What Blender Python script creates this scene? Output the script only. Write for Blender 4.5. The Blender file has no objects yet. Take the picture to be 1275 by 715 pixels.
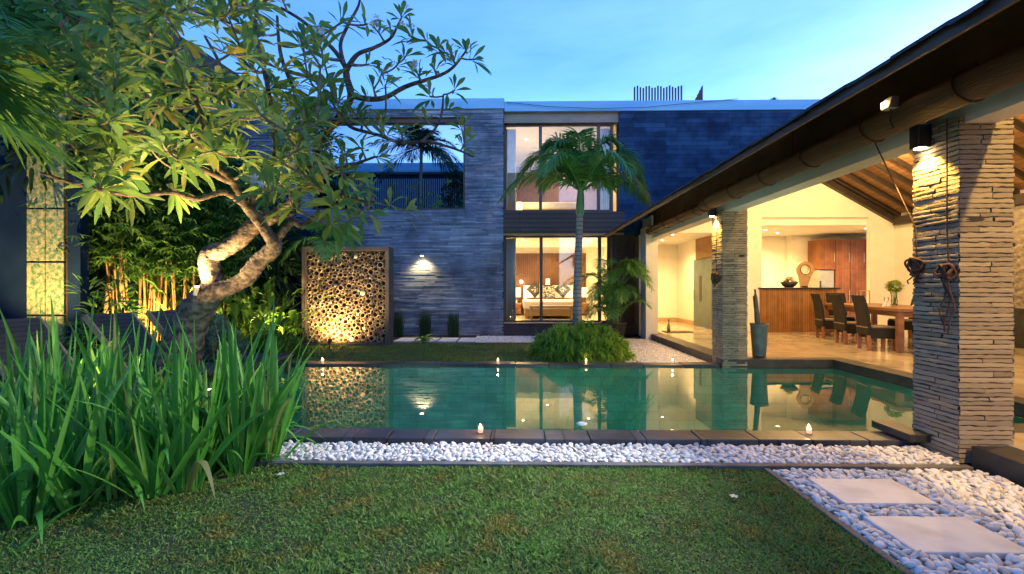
import bpy, bmesh, math, random
import numpy as np
from mathutils import Vector, Matrix

R = math.radians
rnd = random.Random(7)
rng = np.random.default_rng(11)
sc = bpy.context.scene
COL = sc.collection

# ------------------------------------------------------------------ camera, sky, exposure
cam = bpy.data.objects.new('camera', bpy.data.cameras.new('camera'))
COL.objects.link(cam)
cam.location = (0, 0, 1.4)
cam.rotation_euler = (R(90), 0, R(1.0))
cam.data.sensor_width = 36
cam.data.lens = 36 * 570 / 1275
cam.data.clip_start = 0.05
cam.data.clip_end = 500
sc.camera = cam

world = bpy.data.worlds.new('World')
sc.world = world
world.use_nodes = True
wnt = world.node_tree
bg = wnt.nodes['Background']
sky = wnt.nodes.new('ShaderNodeTexSky')
sky.sky_type = 'NISHITA'
sky.sun_disc = False
sky.sun_elevation = R(8.0)
sky.sun_rotation = R(54)
sky.ozone_density = 6.0
sky.dust_density = 1.0
tint = wnt.nodes.new('ShaderNodeMix')
tint.data_type = 'RGBA'
tint.blend_type = 'MULTIPLY'
tint.inputs[0].default_value = 1.0
tint.inputs[7].default_value = (0.72, 0.71, 0.80, 1)
sky_b = wnt.nodes.new('ShaderNodeTexSky')          # second, paler sky added behind the camera to lift light on the facade
sky_b.sky_type = 'NISHITA'; sky_b.sun_disc = False
sky_b.sun_elevation = R(12.0); sky_b.sun_rotation = R(186); sky_b.ozone_density = 6.0
both = wnt.nodes.new('ShaderNodeMix'); both.data_type = 'RGBA'; both.blend_type = 'MIX'; both.inputs[0].default_value = 0.36
wnt.links.new(sky.outputs[0], both.inputs[6]); wnt.links.new(sky_b.outputs[0], both.inputs[7])
wnt.links.new(both.outputs[2], tint.inputs[6])
wtc = wnt.nodes.new('ShaderNodeTexCoord'); wmp = wnt.nodes.new('ShaderNodeMapping'); wmp.inputs['Scale'].default_value = (1.2, 1.2, 5.0); wmp.inputs['Rotation'].default_value = (0, R(12), R(20))
wnz = wnt.nodes.new('ShaderNodeTexNoise'); wnz.inputs['Scale'].default_value = 1.6; wnz.inputs['Detail'].default_value = 6; wnz.inputs['Roughness'].default_value = .55
wcr = wnt.nodes.new('ShaderNodeValToRGB'); wcr.color_ramp.elements[0].position = .40; wcr.color_ramp.elements[0].color = (.90, .92, .95, 1)
wcr.color_ramp.elements[1].position = .72; wcr.color_ramp.elements[1].color = (1.45, 1.22, 1.10, 1)
cloud = wnt.nodes.new('ShaderNodeMix'); cloud.data_type = 'RGBA'; cloud.blend_type = 'MULTIPLY'; cloud.inputs[0].default_value = 1.0
wnt.links.new(wtc.outputs['Generated'], wmp.inputs[0]); wnt.links.new(wmp.outputs[0], wnz.inputs['Vector']); wnt.links.new(wnz.outputs['Fac'], wcr.inputs[0])
wnt.links.new(tint.outputs[2], cloud.inputs[6]); wnt.links.new(wcr.outputs[0], cloud.inputs[7])
wnt.links.new(cloud.outputs[2], bg.inputs[0])
bg.inputs[1].default_value = 0.10

vs = sc.view_settings
vs.view_transform = 'Standard'
vs.look = 'None'
vs.exposure = 3.05
vs.gamma = 1.0
sc.cycles.use_denoising = True
sc.cycles.caustics_reflective = False
sc.cycles.caustics_refractive = False
sc.cycles.max_bounces = 7
sc.cycles.diffuse_bounces = 3
sc.cycles.glossy_bounces = 4
sc.cycles.transparent_max_bounces = 12
sc.cycles.sample_clamp_indirect = 3.0

SY, CY = math.sin(R(1.0)), math.cos(R(1.0))
def at(px, py, y):                      # a point seen at this spot of the photo, at distance y into the garden
    u, w = (px - 637.5) / 570, (357.5 - py) / 570
    dx, dy = -SY + u * CY, CY + u * SY
    t = y / dy
    return Vector((dx * t, y, 1.4 + w * t))

# ------------------------------------------------------------------ materials
MATS = {}
def nodes_of(name):
    m = bpy.data.materials.new(name)
    m.use_nodes = True
    nt = m.node_tree
    return m, nt, nt.nodes['Principled BSDF'], nt.nodes['Material Output']

def c4(c):
    return (c[0], c[1], c[2], 1.0)

def mat(name, c1, c2=None, rough=0.6, scale=8.0, metal=0.0, bump=0.0, bscale=None, stretch=(1, 1, 1), detail=5.0, spec=0.5, lo=0.35, hi=0.65):
    if name in MATS:
        return MATS[name]
    m, nt, b, out = nodes_of(name)
    b.inputs['Roughness'].default_value = rough
    b.inputs['Metallic'].default_value = metal
    b.inputs['Specular IOR Level'].default_value = spec
    tc = nt.nodes.new('ShaderNodeTexCoord')
    mp = nt.nodes.new('ShaderNodeMapping')
    mp.inputs['Scale'].default_value = stretch
    nt.links.new(tc.outputs['Object'], mp.inputs[0])
    nz = nt.nodes.new('ShaderNodeTexNoise')
    nz.inputs['Scale'].default_value = scale
    nz.inputs['Detail'].default_value = detail
    nt.links.new(mp.outputs[0], nz.inputs['Vector'])
    cr = nt.nodes.new('ShaderNodeValToRGB')
    cr.color_ramp.elements[0].position = lo
    cr.color_ramp.elements[1].position = hi
    cr.color_ramp.elements[0].color = c4(c1)
    cr.color_ramp.elements[1].color = c4(c2 or [min(1, v * 1.15) for v in c1])
    nt.links.new(nz.outputs['Fac'], cr.inputs[0])
    nt.links.new(cr.outputs[0], b.inputs['Base Color'])
    if bump:
        n2 = nz
        if bscale:
            n2 = nt.nodes.new('ShaderNodeTexNoise')
            n2.inputs['Scale'].default_value = bscale
            n2.inputs['Detail'].default_value = 4
            nt.links.new(mp.outputs[0], n2.inputs['Vector'])
        bp = nt.nodes.new('ShaderNodeBump')
        bp.inputs['Strength'].default_value = bump
        bp.inputs['Distance'].default_value = 0.02
        nt.links.new(n2.outputs['Fac'], bp.inputs['Height'])
        nt.links.new(bp.outputs[0], b.inputs['Normal'])
    MATS[name] = m
    return m

def island_mat(name, cols, rough=0.5, transl=0.0, bump=0.0, spec=0.4):
    """colour differs from leaf to leaf / pebble to pebble"""
    if name in MATS:
        return MATS[name]
    m, nt, b, out = nodes_of(name)
    b.inputs['Roughness'].default_value = rough
    b.inputs['Specular IOR Level'].default_value = spec
    g = nt.nodes.new('ShaderNodeNewGeometry')
    cr = nt.nodes.new('ShaderNodeValToRGB')
    el = cr.color_ramp.elements
    el[0].color = c4(cols[0]); el[0].position = 0
    el[1].color = c4(cols[-1]); el[1].position = 1
    for i, c in enumerate(cols[1:-1], 1):
        e = el.new(i / (len(cols) - 1)); e.color = c4(c)
    nt.links.new(g.outputs['Random Per Island'], cr.inputs[0])
    nt.links.new(cr.outputs[0], b.inputs['Base Color'])
    if transl:
        tr = nt.nodes.new('ShaderNodeBsdfTranslucent')
        mix = nt.nodes.new('ShaderNodeMixShader')
        mix.inputs[0].default_value = transl
        nt.links.new(cr.outputs[0], tr.inputs[0])
        nt.links.new(b.outputs[0], mix.inputs[1])
        nt.links.new(tr.outputs[0], mix.inputs[2])
        nt.links.new(mix.outputs[0], out.inputs[0])
    if bump:
        tc = nt.nodes.new('ShaderNodeTexCoord')
        nz = nt.nodes.new('ShaderNodeTexNoise'); nz.inputs['Scale'].default_value = 60
        nt.links.new(tc.outputs['Object'], nz.inputs['Vector'])
        bp = nt.nodes.new('ShaderNodeBump'); bp.inputs['Strength'].default_value = bump; bp.inputs['Distance'].default_value = 0.01
        nt.links.new(nz.outputs['Fac'], bp.inputs['Height'])
        nt.links.new(bp.outputs[0], b.inputs['Normal'])
    MATS[name] = m
    return m

def brick_mat(name, c1, c2, mortar, bw, bh, msize, rough=0.7, bump=0.5, plane='xz', stain=None, squash=1.0, stain_scale=0.6, spec=0.4):
    m, nt, b, out = nodes_of(name)
    b.inputs['Roughness'].default_value = rough
    b.inputs['Specular IOR Level'].default_value = spec
    tc = nt.nodes.new('ShaderNodeTexCoord')
    sp = nt.nodes.new('ShaderNodeSeparateXYZ')
    cb = nt.nodes.new('ShaderNodeCombineXYZ')
    nt.links.new(tc.outputs['Object'], sp.inputs[0])
    nt.links.new(sp.outputs['XYZ'.index(plane[0].upper())], cb.inputs[0])
    nt.links.new(sp.outputs['XYZ'.index(plane[1].upper())], cb.inputs[1])
    br = nt.nodes.new('ShaderNodeTexBrick')
    br.inputs['Scale'].default_value = 1.0
    br.inputs['Brick Width'].default_value = bw
    br.inputs['Row Height'].default_value = bh
    br.inputs['Mortar Size'].default_value = msize
    br.inputs['Mortar Smooth'].default_value = 0.3
    br.inputs['Color1'].default_value = c4(c1)
    br.inputs['Color2'].default_value = c4(c2)
    br.inputs['Mortar'].default_value = c4(mortar)
    br.offset = 0.37
    nt.links.new(cb.outputs[0], br.inputs['Vector'])
    nz = nt.nodes.new('ShaderNodeTexNoise')
    nz.inputs['Scale'].default_value = stain_scale
    nz.inputs['Detail'].default_value = 8
    nz.inputs['Roughness'].default_value = 0.65
    nt.links.new(tc.outputs['Object'], nz.inputs['Vector'])
    cr = nt.nodes.new('ShaderNodeValToRGB')
    st = stain or (0.55, 0.55, 0.6)
    cr.color_ramp.elements[0].position = 0.38; cr.color_ramp.elements[0].color = c4(st)
    cr.color_ramp.elements[1].position = 0.62; cr.color_ramp.elements[1].color = (1.15, 1.15, 1.15, 1)
    nt.links.new(nz.outputs['Fac'], cr.inputs[0])
    mx = nt.nodes.new('ShaderNodeMix'); mx.data_type = 'RGBA'; mx.blend_type = 'MULTIPLY'; mx.inputs[0].default_value = 1
    nt.links.new(br.outputs['Color'], mx.inputs[6]); nt.links.new(cr.outputs[0], mx.inputs[7])
    nt.links.new(mx.outputs[2], b.inputs['Base Color'])
    if bump:
        n2 = nt.nodes.new('ShaderNodeTexNoise'); n2.inputs['Scale'].default_value = 14; n2.inputs['Detail'].default_value = 5
        nt.links.new(tc.outputs['Object'], n2.inputs['Vector'])
        ma = nt.nodes.new('ShaderNodeMath'); ma.operation = 'MULTIPLY_ADD'
        bw_ = nt.nodes.new('ShaderNodeRGBToBW')
        nt.links.new(br.outputs['Color'], bw_.inputs[0])
        nt.links.new(n2.outputs['Fac'], ma.inputs[0]); ma.inputs[1].default_value = 0.25
        nt.links.new(bw_.outputs[0], ma.inputs[2])
        bp = nt.nodes.new('ShaderNodeBump'); bp.inputs['Strength'].default_value = bump; bp.inputs['Distance'].default_value = 0.03
        nt.links.new(ma.outputs[0], bp.inputs['Height'])
        nt.links.new(bp.outputs[0], b.inputs['Normal'])
    MATS[name] = m
    return m

def emit_mat(name, col, strength):
    if name in MATS:
        return MATS[name]
    m, nt, b, out = nodes_of(name)
    e = nt.nodes.new('ShaderNodeEmission')
    e.inputs[0].default_value = c4(col); e.inputs[1].default_value = strength
    nt.links.new(e.outputs[0], out.inputs[0])
    MATS[name] = m
    return m

def pane_mat(name, tintc=(0.96, 0.98, 1.0), ior=1.45, extra=0.0, bump=0.0):
    """thin clear sheet: see-through with a mirror share that grows towards grazing angles"""
    if name in MATS:
        return MATS[name]
    m, nt, b, out = nodes_of(name)
    nt.nodes.remove(b)
    tr = nt.nodes.new('ShaderNodeBsdfTransparent'); tr.inputs[0].default_value = c4(tintc)
    gl = nt.nodes.new('ShaderNodeBsdfGlossy'); gl.inputs['Roughness'].default_value = 0.0
    gl.inputs[0].default_value = (1, 1, 1, 1)
    fr = nt.nodes.new('ShaderNodeFresnel'); fr.inputs[0].default_value = ior
    mx = nt.nodes.new('ShaderNodeMixShader')
    if extra:
        ad = nt.nodes.new('ShaderNodeMath'); ad.operation = 'ADD'; ad.use_clamp = True; ad.inputs[1].default_value = extra
        nt.links.new(fr.outputs[0], ad.inputs[0]); nt.links.new(ad.outputs[0], mx.inputs[0])
    else:
        nt.links.new(fr.outputs[0], mx.inputs[0])
    if bump:
        tc = nt.nodes.new('ShaderNodeTexCoord')
        nz = nt.nodes.new('ShaderNodeTexNoise'); nz.inputs['Scale'].default_value = 3.0; nz.inputs['Detail'].default_value = 2
        nt.links.new(tc.outputs['Object'], nz.inputs['Vector'])
        bp = nt.nodes.new('ShaderNodeBump'); bp.inputs['Strength'].default_value = bump; bp.inputs['Distance'].default_value = 0.02
        nt.links.new(nz.outputs['Fac'], bp.inputs['Height'])
        nt.links.new(bp.outputs[0], gl.inputs['Normal']); nt.links.new(bp.outputs[0], fr.inputs['Normal'])
    nt.links.new(tr.outputs[0], mx.inputs[1]); nt.links.new(gl.outputs[0], mx.inputs[2])
    nt.links.new(mx.outputs[0], out.inputs[0])
    MATS[name] = m
    return m

WHITE = mat('white_paint', (0.76, 0.76, 0.74), (0.84, 0.84, 0.82), 0.6, 3)
PARAPET = mat('weathered_white_paint_sky_tint', (0.20, 0.50, 0.82), (0.30, 0.62, 0.90), 0.7, 1.2, stretch=(0.4, 1, 2.5), detail=9, lo=0.3, hi=0.62)  # weathered white paint with the blue of the sky light put into its colour
CREAM = mat('cream_plaster', (0.78, 0.74, 0.66), (0.82, 0.79, 0.72), 0.7, 4)
CLADM = island_mat('stone_strips_sky_tint', [(0.13, 0.155, 0.205), (0.26, 0.30, 0.38), (0.19, 0.22, 0.29), (0.36, 0.40, 0.48), (0.22, 0.255, 0.33), (0.16, 0.185, 0.24)], .75, 0, .6)  # grey stone tones, tinted to carry the bluish sky fill
_nt2 = CLADM.node_tree; _b2 = _nt2.nodes['Principled BSDF']
_tc2 = _nt2.nodes.new('ShaderNodeTexCoord'); _nz2 = _nt2.nodes.new('ShaderNodeTexNoise'); _nz2.inputs['Scale'].default_value = .9; _nz2.inputs['Detail'].default_value = 9; _nz2.inputs['Roughness'].default_value = .68
_cr2 = _nt2.nodes.new('ShaderNodeValToRGB'); _cr2.color_ramp.elements[0].position = .36; _cr2.color_ramp.elements[0].color = (.42, .44, .5, 1); _cr2.color_ramp.elements[1].position = .68; _cr2.color_ramp.elements[1].color = (1.5, 1.5, 1.45, 1)
_mx2 = _nt2.nodes.new('ShaderNodeMix'); _mx2.data_type = 'RGBA'; _mx2.blend_type = 'MULTIPLY'; _mx2.inputs[0].default_value = 1
_s2 = _b2.inputs['Base Color'].links[0].from_socket
_nt2.links.new(_tc2.outputs['Object'], _nz2.inputs['Vector']); _nt2.links.new(_nz2.outputs['Fac'], _cr2.inputs[0])
_nt2.links.new(_s2, _mx2.inputs[6]); _nt2.links.new(_cr2.outputs[0], _mx2.inputs[7]); _nt2.links.new(_mx2.outputs[2], _b2.inputs['Base Color'])
DARKSTONE = brick_mat('dark_cladding', (0.017, 0.047, 0.11), (0.034, 0.085, 0.175), (0.010, 0.028, 0.06), 0.9, 0.13, 0.006, 0.8, 0.5, 'xz', (0.48, 0.5, 0.55), stain_scale=1.6, spec=0.12)
PLINTH = mat('plinth_black', (0.03, 0.03, 0.033), (0.05, 0.05, 0.055), 0.6, 5)
SIDING = brick_mat('dark_siding', (0.075, 0.05, 0.04), (0.10, 0.07, 0.055), (0.02, 0.015, 0.012), 6.0, 0.13, 0.012, 0.55, 0.6, 'xz', (0.8, 0.8, 0.8))
FRAME = mat('bronze_frame', (0.07, 0.055, 0.045), (0.10, 0.08, 0.065), 0.45, 6)
TIMBER = mat('dark_timber', (0.055, 0.033, 0.022), (0.10, 0.062, 0.04), 0.55, 4, stretch=(6, 0.6, 6), bump=0.2)
RAFT = mat('black_timber', (0.02, 0.014, 0.01), (0.035, 0.024, 0.018), 0.5, 5)
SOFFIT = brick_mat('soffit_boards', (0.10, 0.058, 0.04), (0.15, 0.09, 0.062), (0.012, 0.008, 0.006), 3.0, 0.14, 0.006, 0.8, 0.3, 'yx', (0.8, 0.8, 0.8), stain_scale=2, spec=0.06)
BOARD = brick_mat('ceiling_boards', (0.26, 0.14, 0.06), (0.34, 0.185, 0.085), (0.12, 0.06, 0.03), 3.0, 0.12, 0.006, 0.55, 0.2, 'yx', (0.8, 0.8, 0.8), stain_scale=2)
SHINGLE = mat('roof_shingle', (0.03, 0.032, 0.042), (0.06, 0.062, 0.075), 0.8, 9, bump=0.3)
PILLARST = island_mat('pillar_strip_stone', [(0.22, 0.175, 0.125), (0.31, 0.255, 0.185), (0.39, 0.32, 0.23), (0.27, 0.22, 0.16), (0.34, 0.28, 0.20)], 0.8, 0, 0.7)
JOINT = mat('joint_black', (0.03, 0.028, 0.026), (0.045, 0.04, 0.038), 0.9, 10)
COPING = brick_mat('coping_slate', (0.03, 0.032, 0.04), (0.085, 0.09, 0.11), (0.012, 0.012, 0.012), 0.62, 2.0, 0.008, 0.38, 0.3, 'xy', (0.6, 0.55, 0.55), stain_scale=2.0)
BASALT = mat('black_basalt', (0.022, 0.021, 0.022), (0.05, 0.046, 0.046), 0.5, 6, bump=0.15)
KERB = mat('kerb_concrete', (0.10, 0.095, 0.09), (0.17, 0.16, 0.155), 0.8, 7, bump=0.3)
MARBLE = brick_mat('floor_marble', (0.50, 0.42, 0.31), (0.56, 0.47, 0.35), (0.36, 0.30, 0.22), 0.8, 0.8, 0.004, 0.14, 0.0, 'xy', (0.82, 0.8, 0.76), stain_scale=2.2, spec=0.5)
POOLST = brick_mat('pool_green_stone', (0.035, 0.31, 0.20), (0.07, 0.42, 0.28), (0.02, 0.14, 0.11), 0.42, 0.2, 0.007, 0.5, 0.1, 'xy', (0.7, 0.75, 0.78), stain_scale=1.2)
POOLSIDE = brick_mat('pool_side_stone', (0.05, 0.24, 0.19), (0.08, 0.33, 0.26), (0.03, 0.15, 0.12), 0.3, 0.15, 0.005, 0.5, 0.1, 'xz', (0.75, 0.8, 0.8), stain_scale=1.2)
WATER = pane_mat('pool_water', (0.60, 0.95, 0.90), 1.36, 0.03, 0.03)
GLASS = pane_mat('window_glass', (0.93, 0.96, 0.97), 1.45, 0.02)
CLEAR = pane_mat('clear_glass', (0.97, 0.98, 0.98), 1.3)
SOIL = mat('soil', (0.035, 0.026, 0.018), (0.07, 0.05, 0.032), 0.95, 14, bump=0.5)
TURF = mat('turf_ground', (0.03, 0.045, 0.014), (0.055, 0.06, 0.022), 0.95, 6, bump=0.4)
PEB = island_mat('white_pebbles', [(0.50, 0.47, 0.43), (0.66, 0.64, 0.62), (0.80, 0.79, 0.77), (0.84, 0.83, 0.81), (0.66, 0.61, 0.55), (0.80, 0.80, 0.80), (0.72, 0.70, 0.68)], 0.55)
PEBBASE = mat('pebble_bed', (0.25, 0.245, 0.24), (0.4, 0.39, 0.38), 0.9, 40)
SLAB = mat('pale_limestone', (0.54, 0.54, 0.56), (0.74, 0.74, 0.76), 0.6, 4, detail=10, bump=0.12, bscale=30, lo=0.3, hi=0.55)
WOODR = brick_mat('kitchen_veneer', (0.22, 0.085, 0.028), (0.28, 0.11, 0.04), (0.10, 0.04, 0.015), 0.09, 3.0, 0.004, 0.35, 0.1, 'xz', (0.75, 0.72, 0.7), stain_scale=3)
COUNTER = brick_mat('counter_slats', (0.24, 0.11, 0.035), (0.36, 0.17, 0.06), (0.07, 0.03, 0.012), 0.06, 4.0, 0.005, 0.45, 0.5, 'xz', (0.8, 0.8, 0.8), stain_scale=3)
HEADB = brick_mat('headboard_weave', (0.10, 0.045, 0.02), (0.15, 0.068, 0.03), (0.05, 0.022, 0.01), 0.05, 0.05, 0.004, 0.6, 0.3, 'xz', (0.85, 0.85, 0.85))
TABLEW = mat('table_wood', (0.19, 0.08, 0.03), (0.27, 0.12, 0.05), 0.4, 3, stretch=(3, 0.5, 3))
TEAK = mat('pale_wood', (0.42, 0.27, 0.14), (0.52, 0.34, 0.19), 0.5, 4, stretch=(3, 0.7, 3))
WICKER = brick_mat('dark_wicker', (0.010, 0.009, 0.008), (0.022, 0.020, 0.018), (0.004, 0.004, 0.003), 0.03, 0.012, 0.002, 0.75, 0.5, 'yz', (0.8, 0.8, 0.8))
CUSH = mat('seat_cushion', (0.20, 0.14, 0.09), (0.26, 0.19, 0.12), 0.9, 30)
LINEN = mat('white_linen', (0.78, 0.77, 0.74), (0.84, 0.83, 0.80), 0.9, 12, bump=0.2)
DARKCLOTH = mat('dark_cushion', (0.025, 0.022, 0.02), (0.05, 0.045, 0.04), 0.9, 20)
PATCLOTH = mat('patterned_cushion', (0.03, 0.03, 0.03), (0.5, 0.48, 0.44), 0.9, 22, detail=1, lo=0.48, hi=0.52)
CURTAIN = mat('curtain_cloth', (0.66, 0.64, 0.60), (0.78, 0.76, 0.72), 0.9, 8)
STEEL = mat('steel', (0.40, 0.40, 0.38), (0.48, 0.48, 0.46), 0.5, 5, metal=0.6)
BLACK = mat('black_metal', (0.015, 0.015, 0.016), (0.03, 0.03, 0.032), 0.4, 10)
GREY = mat('grey_metal', (0.30, 0.31, 0.32), (0.38, 0.39, 0.40), 0.4, 10)
DOORGREEN = mat('sage_door', (0.085, 0.12, 0.115), (0.11, 0.15, 0.14), 0.5, 3)
POTBLUE = mat('blue_grey_pot', (0.055, 0.085, 0.10), (0.10, 0.14, 0.16), 0.45, 7, bump=0.2)
POTDARK = mat('dark_pot', (0.02, 0.02, 0.022), (0.04, 0.04, 0.042), 0.5, 7)
BARK = mat('frangipani_bark', (0.045, 0.034, 0.03), (0.22, 0.165, 0.13), 0.85, 13, bump=1.0, bscale=26, detail=9, lo=0.38, hi=0.66)
PALMTRUNK = brick_mat('palm_trunk', (0.26, 0.23, 0.20), (0.34, 0.30, 0.26), (0.14, 0.12, 0.10), 3.0, 0.09, 0.012, 0.8, 0.5, 'xz', (0.7, 0.7, 0.7), stain_scale=4)
CROWNSHAFT = mat('crownshaft_green', (0.10, 0.20, 0.06), (0.16, 0.27, 0.09), 0.45, 3)
ROPE = mat('dark_rope', (0.06, 0.028, 0.022), (0.11, 0.055, 0.04), 0.8, 40, bump=0.4)
BLIND = mat('bamboo_blind', (0.06, 0.032, 0.02), (0.115, 0.062, 0.036), 0.55, 5, stretch=(8, 0.6, 8))
GREENDOOR = None
CULM = island_mat('bamboo_culm', [(0.22, 0.13, 0.05), (0.34, 0.22, 0.09), (0.28, 0.15, 0.05)], 0.45)
TUBE = island_mat('cut_bamboo', [(0.30, 0.22, 0.14), (0.45, 0.36, 0.25), (0.58, 0.49, 0.36), (0.20, 0.14, 0.09)], 0.75)
TUBEBALL = mat('pale_shell_disc', (0.7, 0.62, 0.48), (0.8, 0.74, 0.62), 0.6, 10)
LOUNGEM = brick_mat('lounger_slats', (0.05, 0.042, 0.04), (0.075, 0.065, 0.06), (0.02, 0.018, 0.016), 3.0, 0.05, 0.006, 0.6, 0.4, 'yz', (0.8, 0.8, 0.8))
BLUEWALL = mat('dark_blue_wall', (0.008, 0.022, 0.055), (0.014, 0.034, 0.075), 0.9, 2, spec=0.05)
PURPLE = mat('mauve_headboard', (0.20, 0.14, 0.24), (0.25, 0.18, 0.28), 0.8, 8)
WAX = mat('candle_wax', (0.75, 0.72, 0.66), (0.8, 0.78, 0.72), 0.5, 8)
_b = WAX.node_tree.nodes['Principled BSDF']; _b.inputs['Emission Color'].default_value = (1, .5, .22, 1); _b.inputs['Emission Strength'].default_value = .12

WARM = (1.0, 0.62, 0.22)
LAMPGLOW = emit_mat('lamp_glow', (1.0, 0.62, 0.25), 2.2)
SHADE = emit_mat('lit_lampshade', (1.0, 0.55, 0.16), 0.75)
FLAME = emit_mat('flame', (1.0, 0.66, 0.30), 14.0)
BRIGHT = emit_mat('bright_bulb', (1.0, 0.72, 0.38), 8.0)

def leafmat(name, cols, transl=0.3, rough=0.42):
    return island_mat(name, cols, rough, transl)
L_FRANG = leafmat('frangipani_leaf', [(0.16, 0.33, 0.08), (0.21, 0.39, 0.10), (0.27, 0.40, 0.09), (0.12, 0.30, 0.10), (0.19, 0.36, 0.09), (0.25, 0.39, 0.10), (0.40, 0.36, 0.07)], 0.42)
L_IRIS = leafmat('strap_leaf', [(0.11, 0.38, 0.05), (0.17, 0.46, 0.06), (0.13, 0.41, 0.06), (0.24, 0.50, 0.09), (0.09, 0.34, 0.04), (0.11, 0.38, 0.06), (0.07, 0.29, 0.04), (0.36, 0.33, 0.11)], 0.3)
L_GRASS = leafmat('grass_blade', [(0.13, 0.26, 0.035), (0.20, 0.34, 0.05), (0.25, 0.37, 0.07), (0.10, 0.20, 0.03), (0.34, 0.32, 0.12)], 0.25, 0.6)
_nt = L_GRASS.node_tree
_b = _nt.nodes['Principled BSDF']; _src = _b.inputs['Base Color'].links[0].from_socket
_tc = _nt.nodes.new('ShaderNodeTexCoord'); _nz = _nt.nodes.new('ShaderNodeTexNoise'); _nz.inputs['Scale'].default_value = 3.2; _nz.inputs['Detail'].default_value = 6; _nz.inputs['Roughness'].default_value = .65
_cr = _nt.nodes.new('ShaderNodeValToRGB'); _cr.color_ramp.elements[0].position = .36; _cr.color_ramp.elements[0].color = (1.35, .85, .75, 1); _cr.color_ramp.elements[1].position = .60; _cr.color_ramp.elements[1].color = (.9, 1.1, 1.0, 1)
_e = _cr.color_ramp.elements.new(.46); _e.color = (.75, .78, .8, 1)
_mx = _nt.nodes.new('ShaderNodeMix'); _mx.data_type = 'RGBA'; _mx.blend_type = 'MULTIPLY'; _mx.inputs[0].default_value = 1
_nt.links.new(_tc.outputs['Object'], _nz.inputs['Vector']); _nt.links.new(_nz.outputs['Fac'], _cr.inputs[0])
_nt.links.new(_src, _mx.inputs[6]); _nt.links.new(_cr.outputs[0], _mx.inputs[7])
for _l in list(_nt.links):
    if _l.from_socket == _src and _l.to_node != _mx: _nt.links.new(_mx.outputs[2], _l.to_socket)
L_PALM = leafmat('palm_leaflet', [(0.09, 0.26, 0.06), (0.14, 0.34, 0.08), (0.11, 0.29, 0.06)], 0.3)
L_MOUND = leafmat('mound_leaf', [(0.14, 0.33, 0.04), (0.21, 0.42, 0.05), (0.27, 0.46, 0.07)], 0.3)
L_BAMB = leafmat('bamboo_leaf', [(0.09, 0.24, 0.06), (0.15, 0.31, 0.07), (0.07, 0.19, 0.05)], 0.3)
L_BROAD = leafmat('broad_leaf', [(0.08, 0.22, 0.03), (0.13, 0.29, 0.04), (0.18, 0.32, 0.04)], 0.3)
L_SILVER = leafmat('silver_leaf', [(0.14, 0.25, 0.20), (0.20, 0.32, 0.26)], 0.2)
L_DARK = leafmat('dark_leaf', [(0.025, 0.07, 0.025), (0.045, 0.10, 0.03), (0.03, 0.08, 0.03)], 0.2)
PETAL = leafmat('white_petal', [(0.75, 0.74, 0.66), (0.8, 0.79, 0.72)], 0.2)

# ------------------------------------------------------------------ object helpers
def link(o, parent=None, mats=()):
    COL.objects.link(o)
    if parent is not None:
        o.parent = parent
        o.matrix_parent_inverse = Matrix.Translation(-parent.location)
    return o

def tag(o, label=None, cat=None, group=None, kind=None):
    if label: o['label'] = label
    if cat: o['category'] = cat
    if group: o['group'] = group
    if kind: o['kind'] = kind
    return o

def thing(name, label, cat, loc=(0, 0, 0), group=None):
    o = bpy.data.objects.new(name, None)
    o.empty_display_size = 0.1
    COL.objects.link(o)
    o.location = loc
    return tag(o, label, cat, group)

def copy_tree(o, loc, label=None, rotz=None, scale=None):
    c = o.copy(); COL.objects.link(c); c.location = loc
    if rotz is not None: c.rotation_euler.z = rotz
    if scale is not None: c.scale = scale
    if label: c['label'] = label
    for ch in o.children:
        d = ch.copy(); COL.objects.link(d); d.parent = c
        for g in ch.children:
            e = g.copy(); COL.objects.link(e); e.parent = d
    return c

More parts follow.
